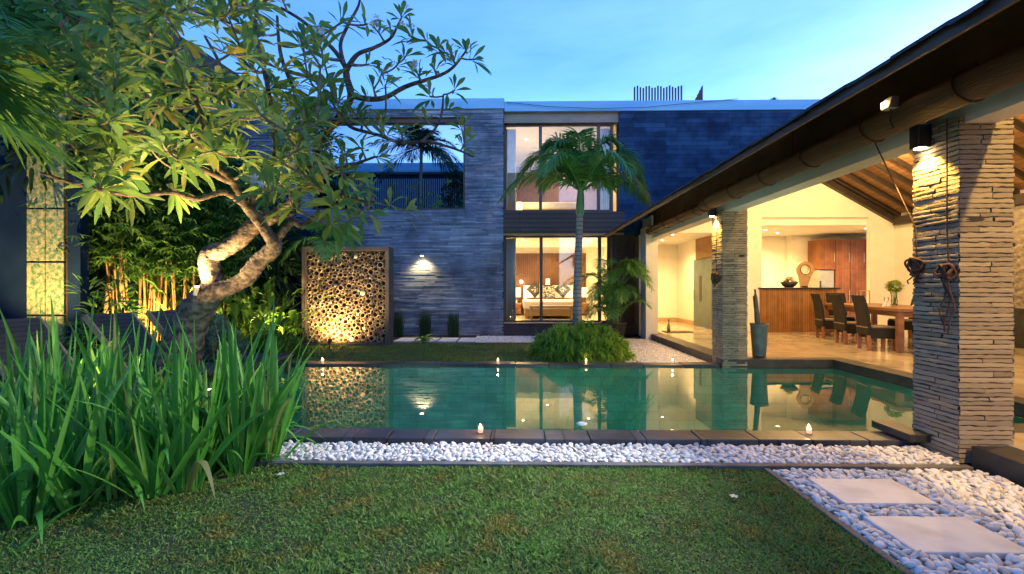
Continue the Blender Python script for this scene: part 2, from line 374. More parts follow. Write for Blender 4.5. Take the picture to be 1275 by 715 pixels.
class MB:
    def __init__(s):
        s.v = []; s.f = []; s.s = []
    def add(s, vs_, fs, smooth=False):
        n = len(s.v)
        s.v += [tuple(p) for p in vs_]
        for f in fs:
            s.f.append(tuple(i + n for i in f)); s.s.append(smooth)
        return s
    def box(s, x0, x1, y0, y1, z0, z1, M=None):
        p = [(x0, y0, z0), (x1, y0, z0), (x1, y1, z0), (x0, y1, z0), (x0, y0, z1), (x1, y0, z1), (x1, y1, z1), (x0, y1, z1)]
        if M is not None: p = [M @ Vector(q) for q in p]
        return s.add(p, [(3, 2, 1, 0), (4, 5, 6, 7), (0, 1, 5, 4), (1, 2, 6, 5), (2, 3, 7, 6), (3, 0, 4, 7)])
    def prism(s, poly, axis, a, b, M=None):
        """poly in the plane across axis ('x': (y,z), 'y': (x,z), 'z': (x,y))"""
        def P(q, t):
            return {'x': (t, q[0], q[1]), 'y': (q[0], t, q[1]), 'z': (q[0], q[1], t)}[axis]
        n = len(poly)
        p = [P(q, a) for q in poly] + [P(q, b) for q in poly]
        if M is not None: p = [M @ Vector(q) for q in p]
        return s.add(p, [tuple(range(n)), tuple(range(2 * n - 1, n - 1, -1))] + [(i, i + n, (i + 1) % n + n, (i + 1) % n) for i in range(n)])
    def tube(s, pts, rad, n=8, cap=True, jitter=0.0):
        pts = [Vector(p) for p in pts]
        if not hasattr(rad, '__len__'): rad = [rad] * len(pts)
        vs_, fs = [], []
        up = Vector((0.13, 0.21, 0.97)).normalized()
        a = None
        for i, p in enumerate(pts):
            d = (pts[min(i + 1, len(pts) - 1)] - pts[max(i - 1, 0)])
            if d.length < 1e-9: d = Vector((0, 0, 1))
            d.normalize()
            if a is None:
                a = d.cross(up)
                if a.length < 1e-3: a = d.cross(Vector((1, 0, 0)))
            a = (a - d * a.dot(d)).normalized()
            b = d.cross(a)
            for k in range(n):
                t = 2 * math.pi * k / n
                r = rad[i] * (1 + (rnd.uniform(-jitter, jitter) if jitter else 0))
                vs_.append(p + (a * math.cos(t) + b * math.sin(t)) * r)
        for i in range(len(pts) - 1):
            for k in range(n):
                k2 = (k + 1) % n
                fs.append((i * n + k, i * n + k2, (i + 1) * n + k2, (i + 1) * n + k))
        s.add(vs_, fs, True)
        if cap:
            s.add(vs_[:n], [tuple(range(n - 1, -1, -1))])
            s.add(vs_[-n:], [tuple(range(n))])
        return s
    def lathe(s, prof, c=(0, 0, 0), n=24, smooth=True):
        vs_, fs = [], []
        for (r, z) in prof:
            for k in range(n):
                t = 2 * math.pi * k / n
                vs_.append((c[0] + r * math.cos(t), c[1] + r * math.sin(t), c[2] + z))
        for i in range(len(prof) - 1):
            for k in range(n):
                k2 = (k + 1) % n
                fs.append((i * n + k, i * n + k2, (i + 1) * n + k2, (i + 1) * n + k))
        return s.add(vs_, fs, smooth)
    def build(s, name, m, parent=None, bevel=0.0, seg=2):
        me = bpy.data.meshes.new(name)
        me.from_pydata(s.v, [], s.f)
        me.polygons.foreach_set('use_smooth', s.s)
        me.materials.append(m)
        if bevel:
            bm = bmesh.new(); bm.from_mesh(me)
            bmesh.ops.remove_doubles(bm, verts=bm.verts, dist=1e-5)
            es = [e for e in bm.edges if len(e.link_faces) == 2 and e.calc_face_angle(0) > 0.6]
            bmesh.ops.bevel(bm, geom=es, offset=bevel, segments=seg, profile=0.5, affect='EDGES')
            bm.to_mesh(me); bm.free()
        me.update()
        return link(bpy.data.objects.new(name, me), parent)

def np_mesh(name, V, F, m, parent=None, smooth=True):
    """V (n,3), F (k,4) quads, fast"""
    me = bpy.data.meshes.new(name)
    V = np.asarray(V, np.float32); F = np.asarray(F, np.int32)
    k, q = F.shape
    me.vertices.add(len(V)); me.vertices.foreach_set('co', V.ravel())
    me.loops.add(k * q); me.loops.foreach_set('vertex_index', F.ravel())
    me.polygons.add(k)
    me.polygons.foreach_set('loop_start', np.arange(0, k * q, q, dtype=np.int32))
    me.polygons.foreach_set('use_smooth', np.full(k, smooth))
    me.materials.append(m)
    me.update(calc_edges=True)
    return link(bpy.data.objects.new(name, me), parent)

def unit(a):
    return a / np.maximum(np.linalg.norm(a, axis=-1, keepdims=True), 1e-9)

PROF = {
    'strap': lambda t: np.minimum(1, 0.62 + 0.9 * t) * np.clip((1.02 - t) / 0.55, 0, 1) ** 0.75,
    'lance': lambda t: np.sin(np.pi * np.clip(t * 0.97 + 0.02, 0, 1)) ** 0.8,
    'obov': lambda t: np.clip(t * 1.6, 0.06, 1) ** 0.9 * np.clip((1.03 - t) / 0.42, 0, 1) ** 0.7,
    'blade': lambda t: np.clip(1.05 - t, 0, 1) ** 0.6,
}
class LM:
    """collects leaves (ribbons with a midrib)"""
    def __init__(s): s.V = []; s.F = []; s.n = 0
    def add(s, base, d, nrm, L, W, droop, prof='lance', seg=4, fold=0.15, mid=True, twist=0.0):
        base = np.atleast_2d(np.asarray(base, float)); N = len(base)
        d = unit(np.broadcast_to(np.asarray(d, float), (N, 3)))
        nrm = np.broadcast_to(np.asarray(nrm, float), (N, 3))
        L = np.broadcast_to(np.asarray(L, float), (N,)); W = np.broadcast_to(np.asarray(W, float), (N,)); droop = np.broadcast_to(np.asarray(droop, float), (N,))
        side = unit(np.cross(d, nrm) + 1e-6); n = np.cross(side, d)
        t = np.linspace(0, 1, seg + 1)
        c = base[:, None] + d[:, None] * (L[:, None] * t)[..., None]
        c[..., 2] -= (droop * L)[:, None] * t ** 2
        w = W[:, None] * PROF[prof](t)[None] * 0.5
        sd = side[:, None] * w[..., None]; up = n[:, None] * (w * fold * 2)[..., None]
        if mid:
            P = np.stack([c - sd + up, c, c + sd + up], 2); k = 3
        else:
            P = np.stack([c - sd, c + sd], 2); k = 2
        nv = (seg + 1) * k
        f = []
        for i in range(seg):
            for j in range(k - 1):
                a = i * k + j
                f.append((a, a + 1, a + k + 1, a + k))
        F = np.array(f)[None] + (np.arange(N) * nv)[:, None, None] + s.n
        s.V.append(P.reshape(-1, 3)); s.F.append(F.reshape(-1, 4)); s.n += N * nv
        return s
    def build(s, name, m, parent=None):
        return np_mesh(name, np.concatenate(s.V), np.concatenate(s.F), m, parent)

def lamp(name, loc, power, col=WARM, radius=0.05, parent=None, kind='POINT', to=None, angle=90, blend=0.6, size=1.0):
    l = bpy.data.lights.new(name, kind)
    l.energy = power; l.color = col
    if kind == 'AREA':
        l.size = size
    else:
        l.shadow_soft_size = radius
    if kind == 'SPOT':
        l.spot_size = R(angle); l.spot_blend = blend
    o = bpy.data.objects.new(name, l)
    link(o, parent)
    o.location = loc
    if to is not None:
        o.rotation_euler = (Vector(to) - Vector(loc)).to_track_quat('-Z', 'Y').to_euler()
    return o

def struct(o):
    o['kind'] = 'structure'; return o

# ------------------------------------------------------------------ ground, pool, paving
def ground_sheet():
    b = MB()
    # one sheet, with the pool cut out of it
    X = [-150, -4.62, 5.37, 150]; Yy = [-60, 4.02, 8.22, 250]
    for i in range(3):
        for j in range(3):
            if i == 1 and j == 1: continue
            b.add([(X[i], Yy[j], -0.03), (X[i + 1], Yy[j], -0.03), (X[i + 1], Yy[j + 1], -0.03), (X[i], Yy[j + 1], -0.03)], [(0, 1, 2, 3)])
    return struct(b.build('ground', SOIL))
ground_sheet()
struct(MB().box(-3.3, 1.88, -4, 3.535, -0.02, 0.0).build('lawn_soil', TURF))
struct(MB().box(-9, 2.25, 8.215, 11.3, -0.02, 0.0).build('back_lawn_soil', TURF))

def blades(x0, x1, y0, y1, n, L, W, keep=None, big=1.0):
    x = rng.uniform(x0, x1, n); y = rng.uniform(y0, y1, n)
    bald = np.sin(x * 5.1 + 1.3 * np.sin(y * 4.7)) * np.sin(y * 6.3 + 1.7 * np.sin(x * 3.9)); kk = rng.random(n) > np.clip(bald - .35, 0, 1) * 1.1; x, y = x[kk], y[kk]; n = len(x)
    if keep is not None:
        k = keep(x, y); x, y = x[k], y[k]
    n = len(x)
    patch = 0.75 + 0.35 * np.sin(x * 3.1 + np.sin(y * 2.3) * 2) * np.sin(y * 4.3 + x)
    az = rng.uniform(0, 2 * np.pi, n); el = rng.uniform(0.12, 1.15, n)
    d = np.stack([np.cos(az) * np.cos(el), np.sin(az) * np.cos(el), np.sin(el)], 1)
    base = np.stack([x, y, np.full(n, 0.0)], 1)
    up = np.stack([rng.normal(0, .4, n), rng.normal(0, .4, n), np.ones(n)], 1)
    m = LM()
    m.add(base, d, up, L * rng.uniform(0.5, 1.25, n) * patch, W * rng.uniform(0.7, 1.3, n), rng.uniform(0.1, 0.6, n), 'lance', 3, mid=False)
    return m
# nearest grass finer and denser
g = blades(-3.3, 1.875, 1.55, 3.545, 215000, 0.055, 0.0055)
tag(g.build('lawn_grass', L_GRASS), 'short tropical lawn grass in front of the pebble strip', 'grass', kind='stuff')
g = blades(-8.5, 2.2, 8.24, 11.25, 110000, 0.06, 0.009, keep=lambda x, y: (y < 11.25) & ~((x > 1.7) & (y > 10.5)))
tag(g.build('back_lawn_grass', L_GRASS), 'mown lawn between the pool and the villa wall', 'grass', kind='stuff')

# pool basin (open box) and water
b = MB()
PX0, PX1, PY0, PY1, PZ = -4.3, 5.35, 4.29, 7.93, -1.25
b.box(PX0 - .2, PX1 + .2, PY0 - .2, PY1 + .2, PZ - .2, PZ)
struct(b.build('pool_floor', POOLST))
b = MB()
b.box(PX0 - .3, PX1 + .02, PY0 - .26, PY0, PZ, 0.0).box(PX0 - .3, PX1 + .02, PY1, PY1 + .26, PZ, 0.0)
b.box(PX0 - .3, PX0, PY0, PY1, PZ, 0.0)
struct(b.build('pool_wall', POOLSIDE))
b = MB().box(PX1, PX1 + .25, PY0 - .2, PY1 + .2, PZ, 0.0)
pw = b.build('pool_wall', mat('pool_side_plain', (0.05, 0.24, 0.19), (0.08, 0.32, 0.25), 0.5, 4)); struct(pw)
struct(MB().add([(PX0, PY0, 0.03), (PX1, PY0, 0.03), (PX1, PY1, 0.03), (PX0, PY1, 0.03)], [(0, 1, 2, 3)]).build('water', WATER))
# coping
def coping_run(x0, x1, y0, y1, z0, z1, step, jit=0.006):
    b = MB(); x = x0
    while x < x1 - 0.05:
        w = min(step * rnd.uniform(0.85, 1.15), x1 - x)
        dz = rnd.uniform(-jit, jit)
        b.box(x + .004, x + w - .004, y0 + rnd.uniform(-jit, jit) * 2, y1, z0, z1 + dz)
        x += w
    return b
struct(coping_run(-4.6, 3.44, 4.02, 4.29, -0.02, 0.07, 0.46).build('pool_coping', COPING, bevel=0.008))
struct(coping_run(-4.6, 3.46, 7.93, 8.21, -0.02, 0.06, 0.62).build('pool_coping', COPING, bevel=0.006))
struct(MB().box(-4.6, -4.3, 4.295, 7.925, -0.02, 0.065).build('pool_coping', COPING, bevel=0.006))
# strip of pebbles with kerb
struct(MB().box(-4.6, 3.46, 3.60, 4.018, -0.03, -0.012).build('pebble_bed', PEBBASE))
struct(MB().box(-4.6, 3.45, 3.54, 3.60, -0.05, 0.03).build('kerb', KERB, bevel=0.006))
struct(MB().box(1.885, 3.48, -3, 3.535, -0.03, -0.012).build('gravel_path_bed', PEBBASE))
struct(MB().box(1.86, 1.905, -3, 3.535, -0.05, 0.018).build('kerb', KERB, bevel=0.005))
struct(MB().box(1.95, 3.48, 8.215, 12.4, -0.02, -0.006).build('back_gravel_bed', PEBBASE))
struct(MB().box(-1.2, 1.95, 11.6, 13.05, -0.02, -0.006).build('back_gravel_bed', PEBBASE))

def ico(sub):
    bm = bmesh.new(); bmesh.ops.create_icosphere(bm, subdivisions=sub, radius=1.0)
    V = np.array([v.co[:] for v in bm.verts]); F = np.array([[v.index for v in f.verts] for f in bm.faces]); bm.free()
    return V, F
def pebbles(name, pts, r, sub, label, flat=0.55):
    V, F = ico(sub); n = len(pts)
    th = rng.uniform(0, 2 * np.pi, n); tx = rng.normal(0, 0.35, n); ty = rng.normal(0, 0.35, n)
    sx = r * rng.uniform(0.85, 1.5, n); sy_ = r * rng.uniform(0.7, 1.05, n); sz = r * flat * rng.uniform(0.8, 1.25, n)
    P = V[None] * np.stack([sx, sy_, sz], 1)[:, None]
    P = P * (1 + 0.10 * np.sin(V[None, :, [1, 2, 0]] * 2.3 + rng.uniform(0, 6, (n, 1, 3))))
    P[..., 2] += P[..., 0] * tx[:, None] + P[..., 1] * ty[:, None]
    c, s = np.cos(th)[:, None], np.sin(th)[:, None]
    Q = np.stack([P[..., 0] * c - P[..., 1] * s, P[..., 0] * s + P[..., 1] * c, P[..., 2]], -1) + pts[:, None]
    FF = F[None] + (np.arange(n) * len(V))[:, None, None]
    o = np_mesh(name, Q.reshape(-1, 3), FF.reshape(-1, 3), PEB)
    return tag(o, label, 'pebbles', kind='stuff')
def scatter(x0, x1, y0, y1, n, z0, z1, keep=None):
    p = np.stack([rng.uniform(x0, x1, n), rng.uniform(y0, y1, n), rng.uniform(z0, z1, n)], 1)
    if keep is not None: p = p[keep(p[:, 0], p[:, 1])]
    return p
def jgrid(x0, x1, y0, y1, s, z, zj, keep=None):
    gx, gy = np.meshgrid(np.arange(x0, x1, s), np.arange(y0, y1, s * 0.87))
    gx = gx + (np.arange(gx.shape[0]) % 2)[:, None] * s / 2
    p = np.stack([gx.ravel(), gy.ravel(), np.full(gx.size, z)], 1)
    p[:, :2] += rng.uniform(-s * .38, s * .38, (len(p), 2)); p[:, 2] += rng.uniform(-zj, zj, len(p))
    p[:, 0] = np.clip(p[:, 0], x0, x1); p[:, 1] = np.clip(p[:, 1], y0, y1)
    if keep is not None: p = p[keep(p[:, 0], p[:, 1])]
    return p
P_ = np.concatenate([jgrid(-2.9, 3.44, 3.63, 4.0, 0.042, 0.0, 0.006), jgrid(-2.9, 3.44, 3.63, 4.0, 0.046, 0.022, 0.006)])
pebbles('pebble_strip', P_, 0.023, 2, 'strip of white river pebbles along the front of the pool coping')
SL = [(2.07, 2.66, 2.95, 3.33), (2.06, 2.66, 2.41, 2.79), (2.06, 2.66, 1.86, 2.24)]
def offslab(x, y):
    k = np.ones(len(x), bool)
    for (a, b_, c_, d_) in SL: k &= ~((x > a - .012) & (x < b_ + .012) & (y > c_ - .012) & (y < d_ + .012))
    return k
P_ = np.concatenate([jgrid(1.925, 3.46, 1.7, 3.52, 0.043, -0.004, 0.006, offslab), jgrid(1.935, 3.45, 1.7, 3.51, 0.05, 0.014, 0.006, offslab)])
pebbles('path_pebbles', P_, 0.024, 2, 'white pebbles around the stepping slabs beside the terrace step')
def kb(x, y): return np.ones(len(x), bool)
P_ = jgrid(1.97, 3.46, 8.25, 12.35, 0.03, 0.0, 0.006)
pebbles('back_gravel', P_, 0.019, 1, 'fine pale gravel beside the terrace edge behind the pool')
P_ = jgrid(-1.2, 1.9, 11.62, 13.0, 0.04, 0.0, 0.006)
pebbles('back_gravel', P_, 0.025, 1, 'white gravel at the foot of the bedroom window')

lab = ['pale stepping slab nearest the pebble strip kerb', 'pale stepping slab second from the pebble strip kerb', 'pale stepping slab third from the pebble strip kerb']
for (x0, x1, y0, y1), l in zip(SL[:2], lab):
    tag(MB().box(x0, x1, y0, y1, -0.01, 0.026).build('stepping_slab', SLAB, bevel=0.006), l, 'paving slab', 'stepping slabs in the pebbles')
for i, (x0, x1) in enumerate([(-3.22, -2.72), (-2.66, -2.16), (-2.10, -1.64), (-1.58, -1.2)]):
    tag(MB().box(x0, x1, 11.55, 12.35, 0.0, 0.03).build('stone_slab', SLAB, bevel=0.006),
        ['pale stone slab beside the bamboo ring panel post', 'pale stone slab second from the ring panel', 'pale stone slab behind the little fern', 'pale stone slab nearest the bedroom window'][i], 'paving slab', 'stone slabs along the villa wall')
struct(MB().box(-3.3, -1.12, 11.32, 12.9, -0.02, 0.003).build('planting_bed', PLINTH))

# terrace
TZ = 0.154
b = MB()
b.box(3.85, 10.5, -4, 4.0, -0.02, TZ - .002).box(5.67, 10.5, 4.0, 8.2, -0.02, TZ - .002).box(3.85, 10.5, 8.2, 13.1, -0.02, TZ - .002)
struct(b.build('terrace_floor', MARBLE))
b = MB()
b.box(3.54, 3.85, -4, 3.655, -0.02, TZ).box(3.482, 3.85, 8.38, 12.2, -0.02, TZ)
b.box(3.48, 5.67, 7.95, 8.2, -0.02, TZ).box(5.37, 5.67, 4.0, 7.95, -0.02, TZ).box(3.95, 5.37, 4.0, 4.27, -0.02, TZ)
struct(b.build('terrace_edge', BASALT, bevel=0.006))
tag(MB().box(3.30, 3.495, 3.93, 4.36, 0.085, 0.15).build('stone_step', BASALT, bevel=0.006), 'small dark stone step at the foot of the near pillar', 'step')

# ------------------------------------------------------------------ villa
villa = thing('villa', 'two storey villa clad in stacked stone strips with white parapet', 'house', (-0.47, 13.2, 0))
b = MB()
b.box(-11, -6.0, 13.2, 13.6, 0, 6.53).box(-1.59, -0.47, 13.2, 13.6, 0, 6.53)
b.box(-6.0, -1.59, 13.2, 13.6, 0, 3.66).box(-6.0, -1.59, 13.2, 13.6, 6.30, 6.53)
b.build('stone_wall', JOINT, villa)
clad = MB()
z = 0.0
while z < 6.50:
    hh = min(rnd.uniform(.034, .052), 6.525 - z); x = -8.6 + rnd.uniform(-.5, 0)
    while x < -0.48:
        w_ = min(rnd.uniform(.22, 1.0), -0.475 - x)
        if w_ < .06: break
        a0, a1 = x, x + w_
        if z + hh > 3.66 and z < 6.30:
            if a0 < -1.585 and a1 > -1.59: a0 = -1.588
            elif a1 <= -1.59 and a0 > -6.0: a0 = None
            elif a0 < -6.0 < a1: a1 = -6.002
        if a0 is not None and a1 - a0 > .02:
            d = rnd.uniform(.006, .034)
            clad.box(a0 + .002, a1 - .002, 13.2 - d, 13.2 - .001, z + .003, z + hh - .003)
        x += w_
    z += hh
clad.build('stone_cladding', CLADM, villa)
MB().box(-11, -0.45, 13.14, 13.7, 6.53, 6.83).build('parapet', PARAPET, villa, bevel=0.01)
MB().box(-0.45, 11, 13.16, 13.7, 6.45, 6.74).build('parapet', PARAPET, villa, bevel=0.01)
MB().box(-11, 11, 13.62, 18.2, 6.25, 6.42).build('roof', WHITE, villa)
MB().box(-6.0, -1.59, 13.24, 13.58, 6.17, 6.298).build('lintel', TIMBER, villa)
# mirror-like upper window
MIRR = mat('tinted_reflective_glass', (0.17, 0.30, 0.42), (0.18, 0.31, 0.43), 0.0, 2, metal=1.0)
w = MB().box(-6.0, -5.94, 13.3, 13.38, 3.66, 6.17).box(-1.65, -1.59, 13.3, 13.38, 3.66, 6.17).box(-5.94, -1.65, 13.3, 13.38, 3.66, 3.70).box(-5.94, -1.65, 13.3, 13.38, 6.13, 6.17).build('window_frame', FRAME, villa)
MB().box(-5.94, -1.65, 13.33, 13.35, 3.70, 6.13).build('pane', MIRR, w)
# window bay
def glazed(name, x0, x1, z0, z1, mull, y=13.42):
    b = MB()
    b.box(x0, x0 + .07, y, y + .09, z0, z1).box(x1 - .07, x1, y, y + .09, z0, z1)
    b.box(x0 + .07, x1 - .07, y, y + .09, z0, z0 + .06).box(x0 + .07, x1 - .07, y, y + .09, z1 - .05, z1)
    for q in mull: b.box(q - .045, q + .045, y + .003, y + .087, z0 + .06, z1 - .05)
    f = b.build(name, FRAME, villa)
    xs = [x0 + .07] + list(mull) + [x1 - .07]
    for a, c in zip(xs[:-1], xs[1:]):
        MB().box(a + .03, c - .03, y + .04, y + .05, z0 + .06, z1 - .05).build('pane', GLASS, f)
glazed('window_frame', -0.47, 2.72, 3.60, 6.17, [0.60, 2.30])
glazed('window_frame', -0.47, 2.62, 0.36, 2.90, [0.62, 2.33])
MB().box(-0.47, 2.85, 13.3, 13.55, 6.17, 6.45).build('lintel', mat('warm_lintel', (0.30, 0.24, 0.19), (0.36, 0.29, 0.23), 0.6, 3), villa)
MB().box(-0.47, 3.0, 13.22, 13.6, 2.96, 3.58).build('spandrel', SIDING, villa)
MB().box(-0.47, 3.0, 13.26, 13.6, 2.90, 2.958).build('ledge', TEAK, villa)
MB().box(-0.47, 2.75, 13.22, 13.6, 0, 0.35).build('plinth', PLINTH, villa)
MB().box(-0.47, 2.62, 13.15, 13.45, 0.352, 0.372).build('sill', TEAK, villa)
MB().box(2.85, 11, 13.2, 13.6, 3.6, 6.45).box(3.0, 3.5, 13.2, 13.6, 2.9, 3.6).box(3.5, 6.5, 13.2, 13.6, 3.1, 3.6).build('cladding_wall', DARKSTONE, villa)
b = MB()
for k in range(8): b.box(2.63 + k * .085, 2.70 + k * .085, 13.22, 13.5, 0, 2.9)
b.box(2.62, 3.32, 13.3, 13.55, 0, 2.9)
b.build('slat_wall', TIMBER, villa)
# rooms behind the glass
for (z0, z1, nm, cw) in ((0.33, 2.93, 'bedroom', CREAM), (3.58, 6.2, 'upper_room', CREAM)):
    b = MB()
    b.box(-0.9, -0.62, 13.6, 17.7, z0, z1).box(3.2, 3.4, 13.62, 17.7, z0, z1).box(-0.9, 3.4, 17.5, 17.7, z0, z1)
    b.build('room_wall', cw, villa)
    MB().box(-0.9, 3.4, 13.51, 17.7, z1 - .02, z1 + .2).build('room_ceiling', WHITE, villa)
    MB().box(-0.9, 3.4, 13.51, 17.7, z0 - .2, z0 + .02).build('room_floor', mat('room_tile', (0.45, 0.38, 0.28), (0.5, 0.42, 0.31), 0.25, 3), villa)
MB().box(-0.25, 2.5, 17.38, 17.48, 0.36, 2.68).build('headboard_panel', HEADB, villa)
MB().box(-0.55, 3.1, 17.38, 17.48, 3.62, 5.95).build('headboard_panel', PURPLE, villa)
# passage and kitchen under the upper storey
b = MB()
b.box(3.6, 5.9, 16.8, 17.0, 0, 2.95).box(5.73, 5.9, 15.05, 16.8, 0, 2.95).box(3.42, 3.62, 13.2, 16.8, 0, 2.95).box(5.73, 5.9, 13.12, 13.6, 2.3, 2.95)
b.build('passage_wall', CREAM, villa)
MB().box(3.42, 6.5, 13.2, 17, 2.95, 3.1).build('passage_ceiling', WHITE, villa)
MB().box(5.73, 5.90, 13.6, 15.05, 2.3, 2.95).build('wood_panel', BOARD, villa)
MB().box(3.63, 5.72, 16.77, 16.797, TZ, TZ + .13).box(5.69, 5.727, 15.1, 16.76, TZ, TZ + .13).build('skirting', TEAK, villa)
b = MB()
b.box(6.5, 12.6, 16.0, 16.2, 0, 3.4).box(9.2, 12.6, 15.7, 15.99, 0, 3.4).box(6.5, 6.72, 13.15, 16.0, 0, 3.4).box(12.4, 12.6, 13.15, 15.7, 0, 3.4)
b.build('kitchen_wall', CREAM, villa)
MB().box(6.5, 12.6, 13.125, 16.2, 3.15, 3.62).build('kitchen_ceiling', WHITE, villa)
struct(MB().box(3.63, 12.4, 13.1, 17, -0.02, TZ - .004).build('terrace_floor', MARBLE))
# upper roof screen
scr = thing('roof_screen', 'row of upright timber posts on the villa roof', 'screen', (4.4, 15, 6.42))
for k in range(17):
    x = 3.72 + k * .095
    MB().box(x, x + .045, 15, 15.05, 6.42, 7.93 + .04 * math.sin(k * 1.7)).build('post', TIMBER, scr)
MB().box(3.6, 5.4, 15.051, 15.09, 7.35, 7.45).build('rail', TIMBER, scr)
scr2 = thing('roof_post_cluster', 'short cluster of slanting timber posts beside the roof screen', 'posts', (5.9, 15, 6.42))
for k in range(4):
    MB().prism([(5.72 + k * .06, 6.42), (5.77 + k * .06, 6.42), (5.77 + k * .06, 7.62 + k * .12), (5.72 + k * .06, 7.55 + k * .12)], 'y', 15, 15.06).build('post', TIMBER, scr2)
tag(MB().tube([(-0.4, 13.12, 6.70), (0.8, 13.1, 6.56), (2.2, 13.1, 6.49), (3.6, 13.1, 6.52), (5.2, 13.1, 6.66), (6.2, 13.12, 6.75)], 0.008, 5).build('cable', BLACK), 'thin dark cable sagging across the white parapet', 'cable')
m = LM(); n = 60
az = rng.uniform(0, 6.28, n); el = rng.uniform(.2, 1.4, n)
m.add(np.tile([7.3, 13.3, 6.74], (n, 1)), np.stack([np.cos(az) * np.cos(el), np.sin(az) * np.cos(el), np.sin(el)], 1), (0, 0, 1), .18, .02, .3)
tag(m.build('rooftop_weed', L_DARK), 'small weed tuft growing on the parapet above the dark wall', 'plant')

# ------------------------------------------------------------------ pavilion
pav = thing('pavilion', 'open dining pavilion with stone strip pillars and shingle roof', 'pavilion', (3.5, 8, 0))
EX, EZ, SL_ = 2.45, 2.83, 0.575
def rz(x): return EZ + SL_ * (x - EX) if x <= 7 else EZ + SL_ * (7 - EX) - SL_ * (x - 7)
RY0, RY1 = -4.0, 13.12
b = MB()
b.prism([(EX, EZ), (7, rz(7)), (7, rz(7) + .02), (EX, EZ + .02)], 'y', RY0, 13.0)
b.prism([(7, rz(7)), (11.6, rz(11.6)), (11.6, rz(11.6) + .02), (7, rz(7) + .02)], 'y', RY0, 13.0)
b.build('ceiling_boards', BOARD, pav)
MB().prism([(EX + .02, EZ - .006), (3.55, rz(3.53) - .006), (3.55, rz(3.53) - .002), (EX + .02, EZ + .004)], 'y', RY0, RY1).build('soffit', SOFFIT, pav)
roof = MB().prism([(EX, EZ + .022), (7, rz(7) + .022), (11.6, rz(11.6) + .022), (11.6, rz(11.6) + .1), (7, rz(7) + .12), (EX, EZ + .06)], 'y', RY0, RY1).build('roof', SHINGLE, pav)
b = MB()
for row in range(6):
    y = RY0 + (row % 2) * .11
    while y < RY1 - .2:
        w_ = rnd.uniform(.19, .26)
        x = EX - .045 + row * .2 + rnd.uniform(-.012, .012); z = rz(x) + .062 + row * .004 + rnd.uniform(0, .012)
        b.prism([(x, z), (x + .24, z + .24 * SL_ - .012), (x + .24, z + .24 * SL_ + .004), (x, z + .022)], 'y', y, min(y + w_ - .006, RY1))
        y += w_
b.build('shingles', SHINGLE, roof)
MB().box(EX - .012, EX + .012, RY0, RY1, EZ - .02, EZ + .056).build('fascia_board', TIMBER, pav)
# white beam on the pillars
MB().box(3.535, 3.75, RY0, 12.7, 2.962, rz(3.52) - .02).build('eave_board', SOFFIT, pav)
MB().box(3.52, 3.77, RY0, 12.72, 2.70, 2.96).build('beam', mat('beam_white', (0.60, 0.60, 0.60), (0.68, 0.68, 0.68), 0.6, 2), pav)
MB().box(3.34, 3.48, 12.2, 12.75, 0, 3.0).build('column', WHITE, pav, bevel=.004)
MB().box(3.485, 3.66, 12.21, 13.1, 0, 3.3).build('column', CREAM, pav)
# rafters, ridge
for k in range(29):
    y = -1.2 + k * .5
    MB().prism([(7.06, rz(7.06) - .005), (10.6, rz(10.6) - .005), (10.6, rz(10.6) - .12), (7.06, rz(7.06) - .12)], 'y', y, y + .07).build('rafter', RAFT, pav)
for k in range(14):
    y = -1.2 + k * 1.0
    MB().prism([(3.78, rz(3.78) - .005), (6.94, rz(6.94) - .005), (6.94, rz(6.94) - .12), (3.78, rz(3.78) - .12)], 'y', y, y + .07).build('rafter', RAFT, pav)
MB().box(6.92, 7.08, RY0, 13, rz(7) - .25, rz(7) - .005).build('ridge_beam', RAFT, pav)
MB().box(10.34, 10.5, RY0, 12.88, rz(10.5) - .32, rz(10.5) - .1).build('wall_plate', RAFT, pav)
MB().prism([(7.1, rz(7.1) - .14), (10.5, rz(10.5) - .14), (10.5, rz(10.5) - .3), (7.1, rz(7.1) - .3)], 'y', 12.86, 12.99).build('hip_beam', RAFT, pav)
# gable wall with the kitchen opening and passage opening
b = MB()
b.box(5.73, 6.80, 13.0, 13.12, 0, 3.36).box(9.8, 10.5, 13.0, 13.12, 0, 3.36)
b.prism([(3.66, 2.93), (5.73, 2.93), (5.73, 3.36), (10.5, 3.36), (10.5, rz(10.5) - .01), (7, rz(7) - .01), (3.66, rz(3.66) - .01)], 'y', 13.0, 13.12)
b.build('gable_wall', CREAM, pav)
MB().box(10.5, 10.7, RY0, 13.12, 0, rz(10.5)).build('side_wall', CREAM, pav)

